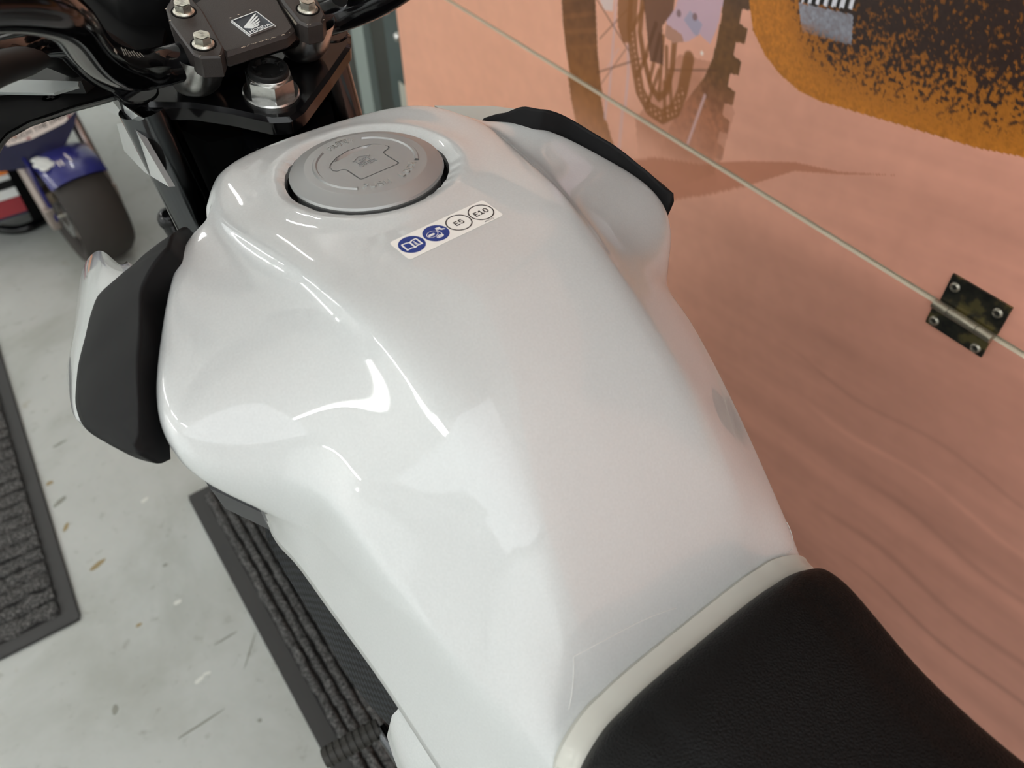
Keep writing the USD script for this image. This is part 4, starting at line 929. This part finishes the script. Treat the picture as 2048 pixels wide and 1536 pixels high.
# ------------------------------------------------------------------ the mini bike ahead
mini = thing('mini_motorcycle', 'small navy, orange and white child-size motorcycle standing beyond the left fork', 'mini motorcycle')
navy = plain('navy_paint', lin(28, 30, 104), .3, coat=.5)
navy_dark = plain('dark_navy_paint', lin(24, 26, 62), .35, coat=.4)
orange = plain('orange_paint', lin(240, 130, 20), .35, coat=.3)
redp = plain('dark_red_paint', lin(150, 40, 50), .35, coat=.3)
sticker_white = plain('cream_sticker', lin(232, 222, 214), .4)
tyre_mat = plain('worn_brown_tyre', (0.028, 0.024, 0.020), .75, bump=(200., .001, .4))
alloy = plain('dull_alloy', (0.34, 0.29, 0.26), .4, metal=.7)
C0 = np.array([-0.022, 1.67, 0.145]); h = np.array([0.13, -0.99, 0]); h /= np.linalg.norm(h); ax = np.array([-h[1], h[0], 0])   # heading, axle
if ax[0] < 0: ax = -ax
def wl(rad, wid, mat_, name, parent, c0=C0):
    pr = [(rad * .62, -wid * .36), (rad * .72, -wid * .48), (rad * .84, -wid * .5), (rad * .94, -wid * .38), (rad * .99, -wid * .18), (rad, 0), (rad * .99, wid * .18), (rad * .94, wid * .38), (rad * .84, wid * .5), (rad * .72, wid * .48), (rad * .62, wid * .36), (rad * .62, -wid * .36)]
    return put(name, moved(lathe(pr, 72), frame(c0, h, np.array([0, 0, 1.]) * 1.0) @ np.array([[1, 0, 0, 0], [0, 1, 0, 0], [0, 0, 1, 0], [0, 0, 0, 1.]])), mat_, parent, smooth=50)
tyre = wl(.145, .125, tyre_mat, 'front_tyre', mini)
FW = frame(C0, h, [0, 0, 1.0])
def wm(m): return moved(m, FW)
put('rim', wm(lathe([(.06, -.034), (.084, -.04), (.086, -.034), (.086, .034), (.084, .04), (.06, .034), (.06, -.034)], 60)), alloy, tyre, smooth=40)
put('hub', wm(cat(lathe([(0, -.05), (.026, -.05), (.026, .05), (0, .05)], 32), [tube([(.02 * math.cos(a), .02 * math.sin(a), 0), (.066 * math.cos(a), .066 * math.sin(a), 0)], [.012, .010], 10, 2, curve=False) for a in np.arange(3) * 2.094 + .4])), alloy, tyre, smooth=40)
side = -1.0 if (ax @ np.array([1, 0, 0])) * 1 > 0 else 1.0
zs = 1.0 if FW[:3, 2] @ np.array([1, 0, 0]) < 0 else -1.0      # sign of the axle direction pointing to the picture's left
put('brake_disc', wm(extr(Point(0, 0).buffer(.058, 40).difference(Point(0, 0).buffer(.03, 30)), .003, zs * .054 - .0015)), polished, mini)
put('caliper', wm(tr(rbox((.05, .032, .03), .008, 2), -.035, .045, zs * .058)), plain('grimy_caliper', (0.30, 0.24, 0.17), .5, metal=.6), mini, smooth=50)
put('axle', wm(tube([(0, 0, -.085), (0, 0, .085)], .007, 16, 2, curve=False)), zinc, mini)
rake = np.array([-.42, .907, 0])
for e_ in (-1, 1):
    p0 = np.array([0, 0, e_ * .080]); d = np.array([-.36, .93, 0])
    lg = put('fork_leg', wm(tube([p0 - d * .01, p0 + d * .30], .013, 20, 2, curve=False)), plain('pinkish_fork_tube', (0.42, 0.36, 0.34), .3, metal=.8) if e_ < 0 else alloy, mini, smooth=50)
    put('fork_shoe', wm(tr(rbox((.03, .06, .022), .006, 2), 0, .005, e_ * .080)), alloy, lg, smooth=50)
# mudguard hugging the tyre
ang = np.radians(np.linspace(52, 195, 50)); wv = np.linspace(-1, 1, 15)
G = []
for a in ang:
    for q in wv:
        rr = .160 - .020 * abs(q) ** 2.6; G.append((rr * math.cos(a), rr * math.sin(a), q * .068))
G = np.array(G); G2 = G * np.array([.972, .972, .96])
nf = grid_faces(50, 15)
md = trimesh.util.concatenate([trimesh.Trimesh(G, nf, process=False), trimesh.Trimesh(G2, nf[:, ::-1], process=False)])
put('mudguard', wm(md), navy, mini, smooth=60, label='dark blue front mudguard with worn white marks')
for a0, z0, s0 in ((1.40, zs * .046, 1.2), (1.30, zs * .040, 1.0), (1.26, zs * .052, .9), (1.5, zs * .054, .9), (1.36, zs * .058, .9)):
    q = trimesh.creation.icosphere(2, .014 * s0); q.apply_scale([.9, .25, 1]); e_ = np.array([math.cos(a0), math.sin(a0), 0])
    v = q.vertices; v = v + 0.004 * (meshkit.fbm(v * 160, 3, 5)[:, None] - .5) * np.array([1, .2, 1]); q.vertices = v
    put('worn_patch', wm(moved(q, frame(e_ * .157 + np.array([0, 0, z0]), [-e_[1], e_[0], 0], e_))), plain('scuffed_white', (.62, .64, .62), .6), mini)
for k, (a0, z0) in enumerate(((1.22, .022), (1.22, .014), (1.32, -.004), (1.24, -.006))):
    e_ = np.array([math.cos(a0), math.sin(a0), 0]); put('guard_mark', wm(moved(trimesh.creation.box((.017, .0012, .003)), frame(e_ * .1602 + np.array([0, 0, zs * z0]), [-e_[1], e_[0], 0], e_))), sticker_white, mini)
skirt = Polygon([(-.085, .16), (-.035, .168), (.01, .155), (.0, .09), (.018, .0), (-.012, -.012), (-.05, .06)])
put('guard_skirt', wm(tr(extr(skirt, .006), 0, 0, zs * .074 - .003)), navy, mini, label='dark blue side of the mudguard along the fork')
# nose fairing, belly panels, seat and tail (world metres; the mini bike points towards the viewer)
def hull(*rings): return trimesh.Trimesh(np.vstack([np.asarray(r, float) for r in rings])).convex_hull
def ringy(y, pts): return [(x, y, z) for x, z in pts]
nose_pts = [(-.155, .29), (-.155, .405), (.045, .402), (.056, .380), (.034, .342), (.0, .308), (-.09, .278)]
put('nose_fairing', hull(ringy(1.672, nose_pts), ringy(1.80, [(-.19, .27), (-.18, .45), (-.02, .47), (.06, .41), (.05, .34), (-.09, .25)]), ringy(2.02, [(-.17, .28), (-.13, .56), (.02, .56), (.05, .36), (-.05, .28)])), navy_dark, mini, smooth=35, label='dark navy nose fairing')
stk = Polygon([(-.116, .354), (-.062, .3545), (.018, .370), (.050, .390), (.040, .398), (-.062, .397), (-.100, .384), (-.098, .372), (-.117, .3675)])
def face(poly, h_=.0012, y=1.6715):
    m = extr(poly, h_); v = m.vertices; m.vertices = np.c_[v[:, 0], y - v[:, 2], v[:, 1] - .012]; m.fix_normals(); return m
sk = put('slogan_sticker', face(stk), sticker_white, mini, label='cream sticker reading TOUCH THE DREAM')
put('sticker_corner', face(Polygon([(-.113, .3695), (-.099, .372), (-.088, .366), (-.100, .384), (-.106, .3805)]), .0016), orange, sk)
put('sticker_corner', face(Polygon([(-.075, .3565), (-.062, .3565), (-.066, .3625)]), .0016), redp, sk)
put('sticker_corner', face(Polygon([(.028, .3765), (.038, .384), (.030, .3855)]), .0016), redp, sk)
tx = meshkit.text_mesh('TOUCH THE DREAM', .0105, .0006, bold=True); b = tx.bounds; tx.apply_scale([.158 / (b[1, 0] - b[0, 0]), 1, 1])
v = tx.vertices; u_ = (v[:, 0] - v[:, 0].min()); tx.vertices = np.c_[-.1135 + u_ * .995, 1.6703 - v[:, 2], .3485 + u_ * .09 + u_ ** 2 * .52 + v[:, 1]]; tx.fix_normals()
put('lettering', tx, plain('sticker_ink', lin(60, 58, 56), .5), sk)
put('belly_core', hull(ringy(1.83, [(-.14, .07), (-.14, .30), (-.02, .30), (-.02, .07)]), ringy(2.2, [(-.10, .07), (-.10, .40), (.02, .40), (.02, .07)])), black_deep, mini, smooth=35)
def panel(z0, z1, xr, mat_, name):
    return put(name, hull(ringy(1.845, [(-.33, z0), (-.33, z1), (xr, z1), (xr + .004, z0)]), ringy(1.86, [(-.33, z0), (-.33, z1), (xr, z1), (xr + .004, z0)])), mat_, mini, smooth=False)
panel(.203, .262, -.136, orange, 'orange_panel'); panel(.188, .2015, -.131, white_plastic, 'white_stripe'); panel(.166, .1865, -.128, black_plastic, 'black_stripe')
panel(.140, .1645, -.122, white_plastic, 'white_stripe'); panel(.095, .1385, -.116, redp, 'red_panel'); panel(.264, .33, -.14, navy_dark, 'navy_panel')
put('side_fairing', hull(ringy(1.86, [(-.33, .08), (-.33, .33), (-.14, .33), (-.125, .08)]), ringy(2.2, [(-.30, .1), (-.30, .36), (-.1, .36), (-.1, .1)])), navy_dark, mini, smooth=35)
put('seat', hull(ringy(2.02, [(-.1, .40), (-.08, .47), (.0, .47), (.02, .40)]), ringy(2.4, [(-.12, .44), (-.1, .52), (.0, .52), (.02, .44)])), black_rubber, mini, smooth=35)
put('tail', hull(ringy(2.38, [(-.12, .44), (-.1, .54), (.0, .54), (.02, .44)]), ringy(2.6, [(-.07, .53), (-.07, .58), (-.03, .58), (-.03, .53)])), navy, mini, smooth=35)
CR = C0 - h * .66
FR = frame(CR, h, [0, 0, 1.0])
put('rear_tyre', moved(lathe([(.085, -.04), (.115, -.055), (.14, -.03), (.145, 0), (.14, .03), (.115, .055), (.085, .04), (.085, -.04)], 60), FR), tyre_mat, mini, smooth=50)
put('rear_rim', moved(lathe([(0, -.03), (.086, -.036), (.086, .036), (0, .03)], 48), FR), alloy, mini, smooth=40)
put('mini_handlebar', wm(cat([tube([(-.14, .40, 0), (-.16, .44, e_ * .10), (-.20, .44, e_ * .22)], .011, 12, 20) for e_ in (-1, 1)])), black_gloss, mini)
stand = thing('tube_stand', 'black bent-tube stand on the floor under the mini motorcycle', 'stand')
put('hoop', tube([(-.42, 2.30, .013), (-.30, 2.05, .013), (-.222, 1.955, .013), (-.172, 1.915, .013), (-.12, 1.925, .013), (-.04, 2.0, .013), (.02, 2.08, .013)], .013, 16, 80), black_gloss, stand, smooth=50)
put('upright', tube([(-.04, 2.0, .02), (-.05, 2.03, .035), (-.06, 2.07, .052)], .010, 14, 20), black_gloss, stand, smooth=50)
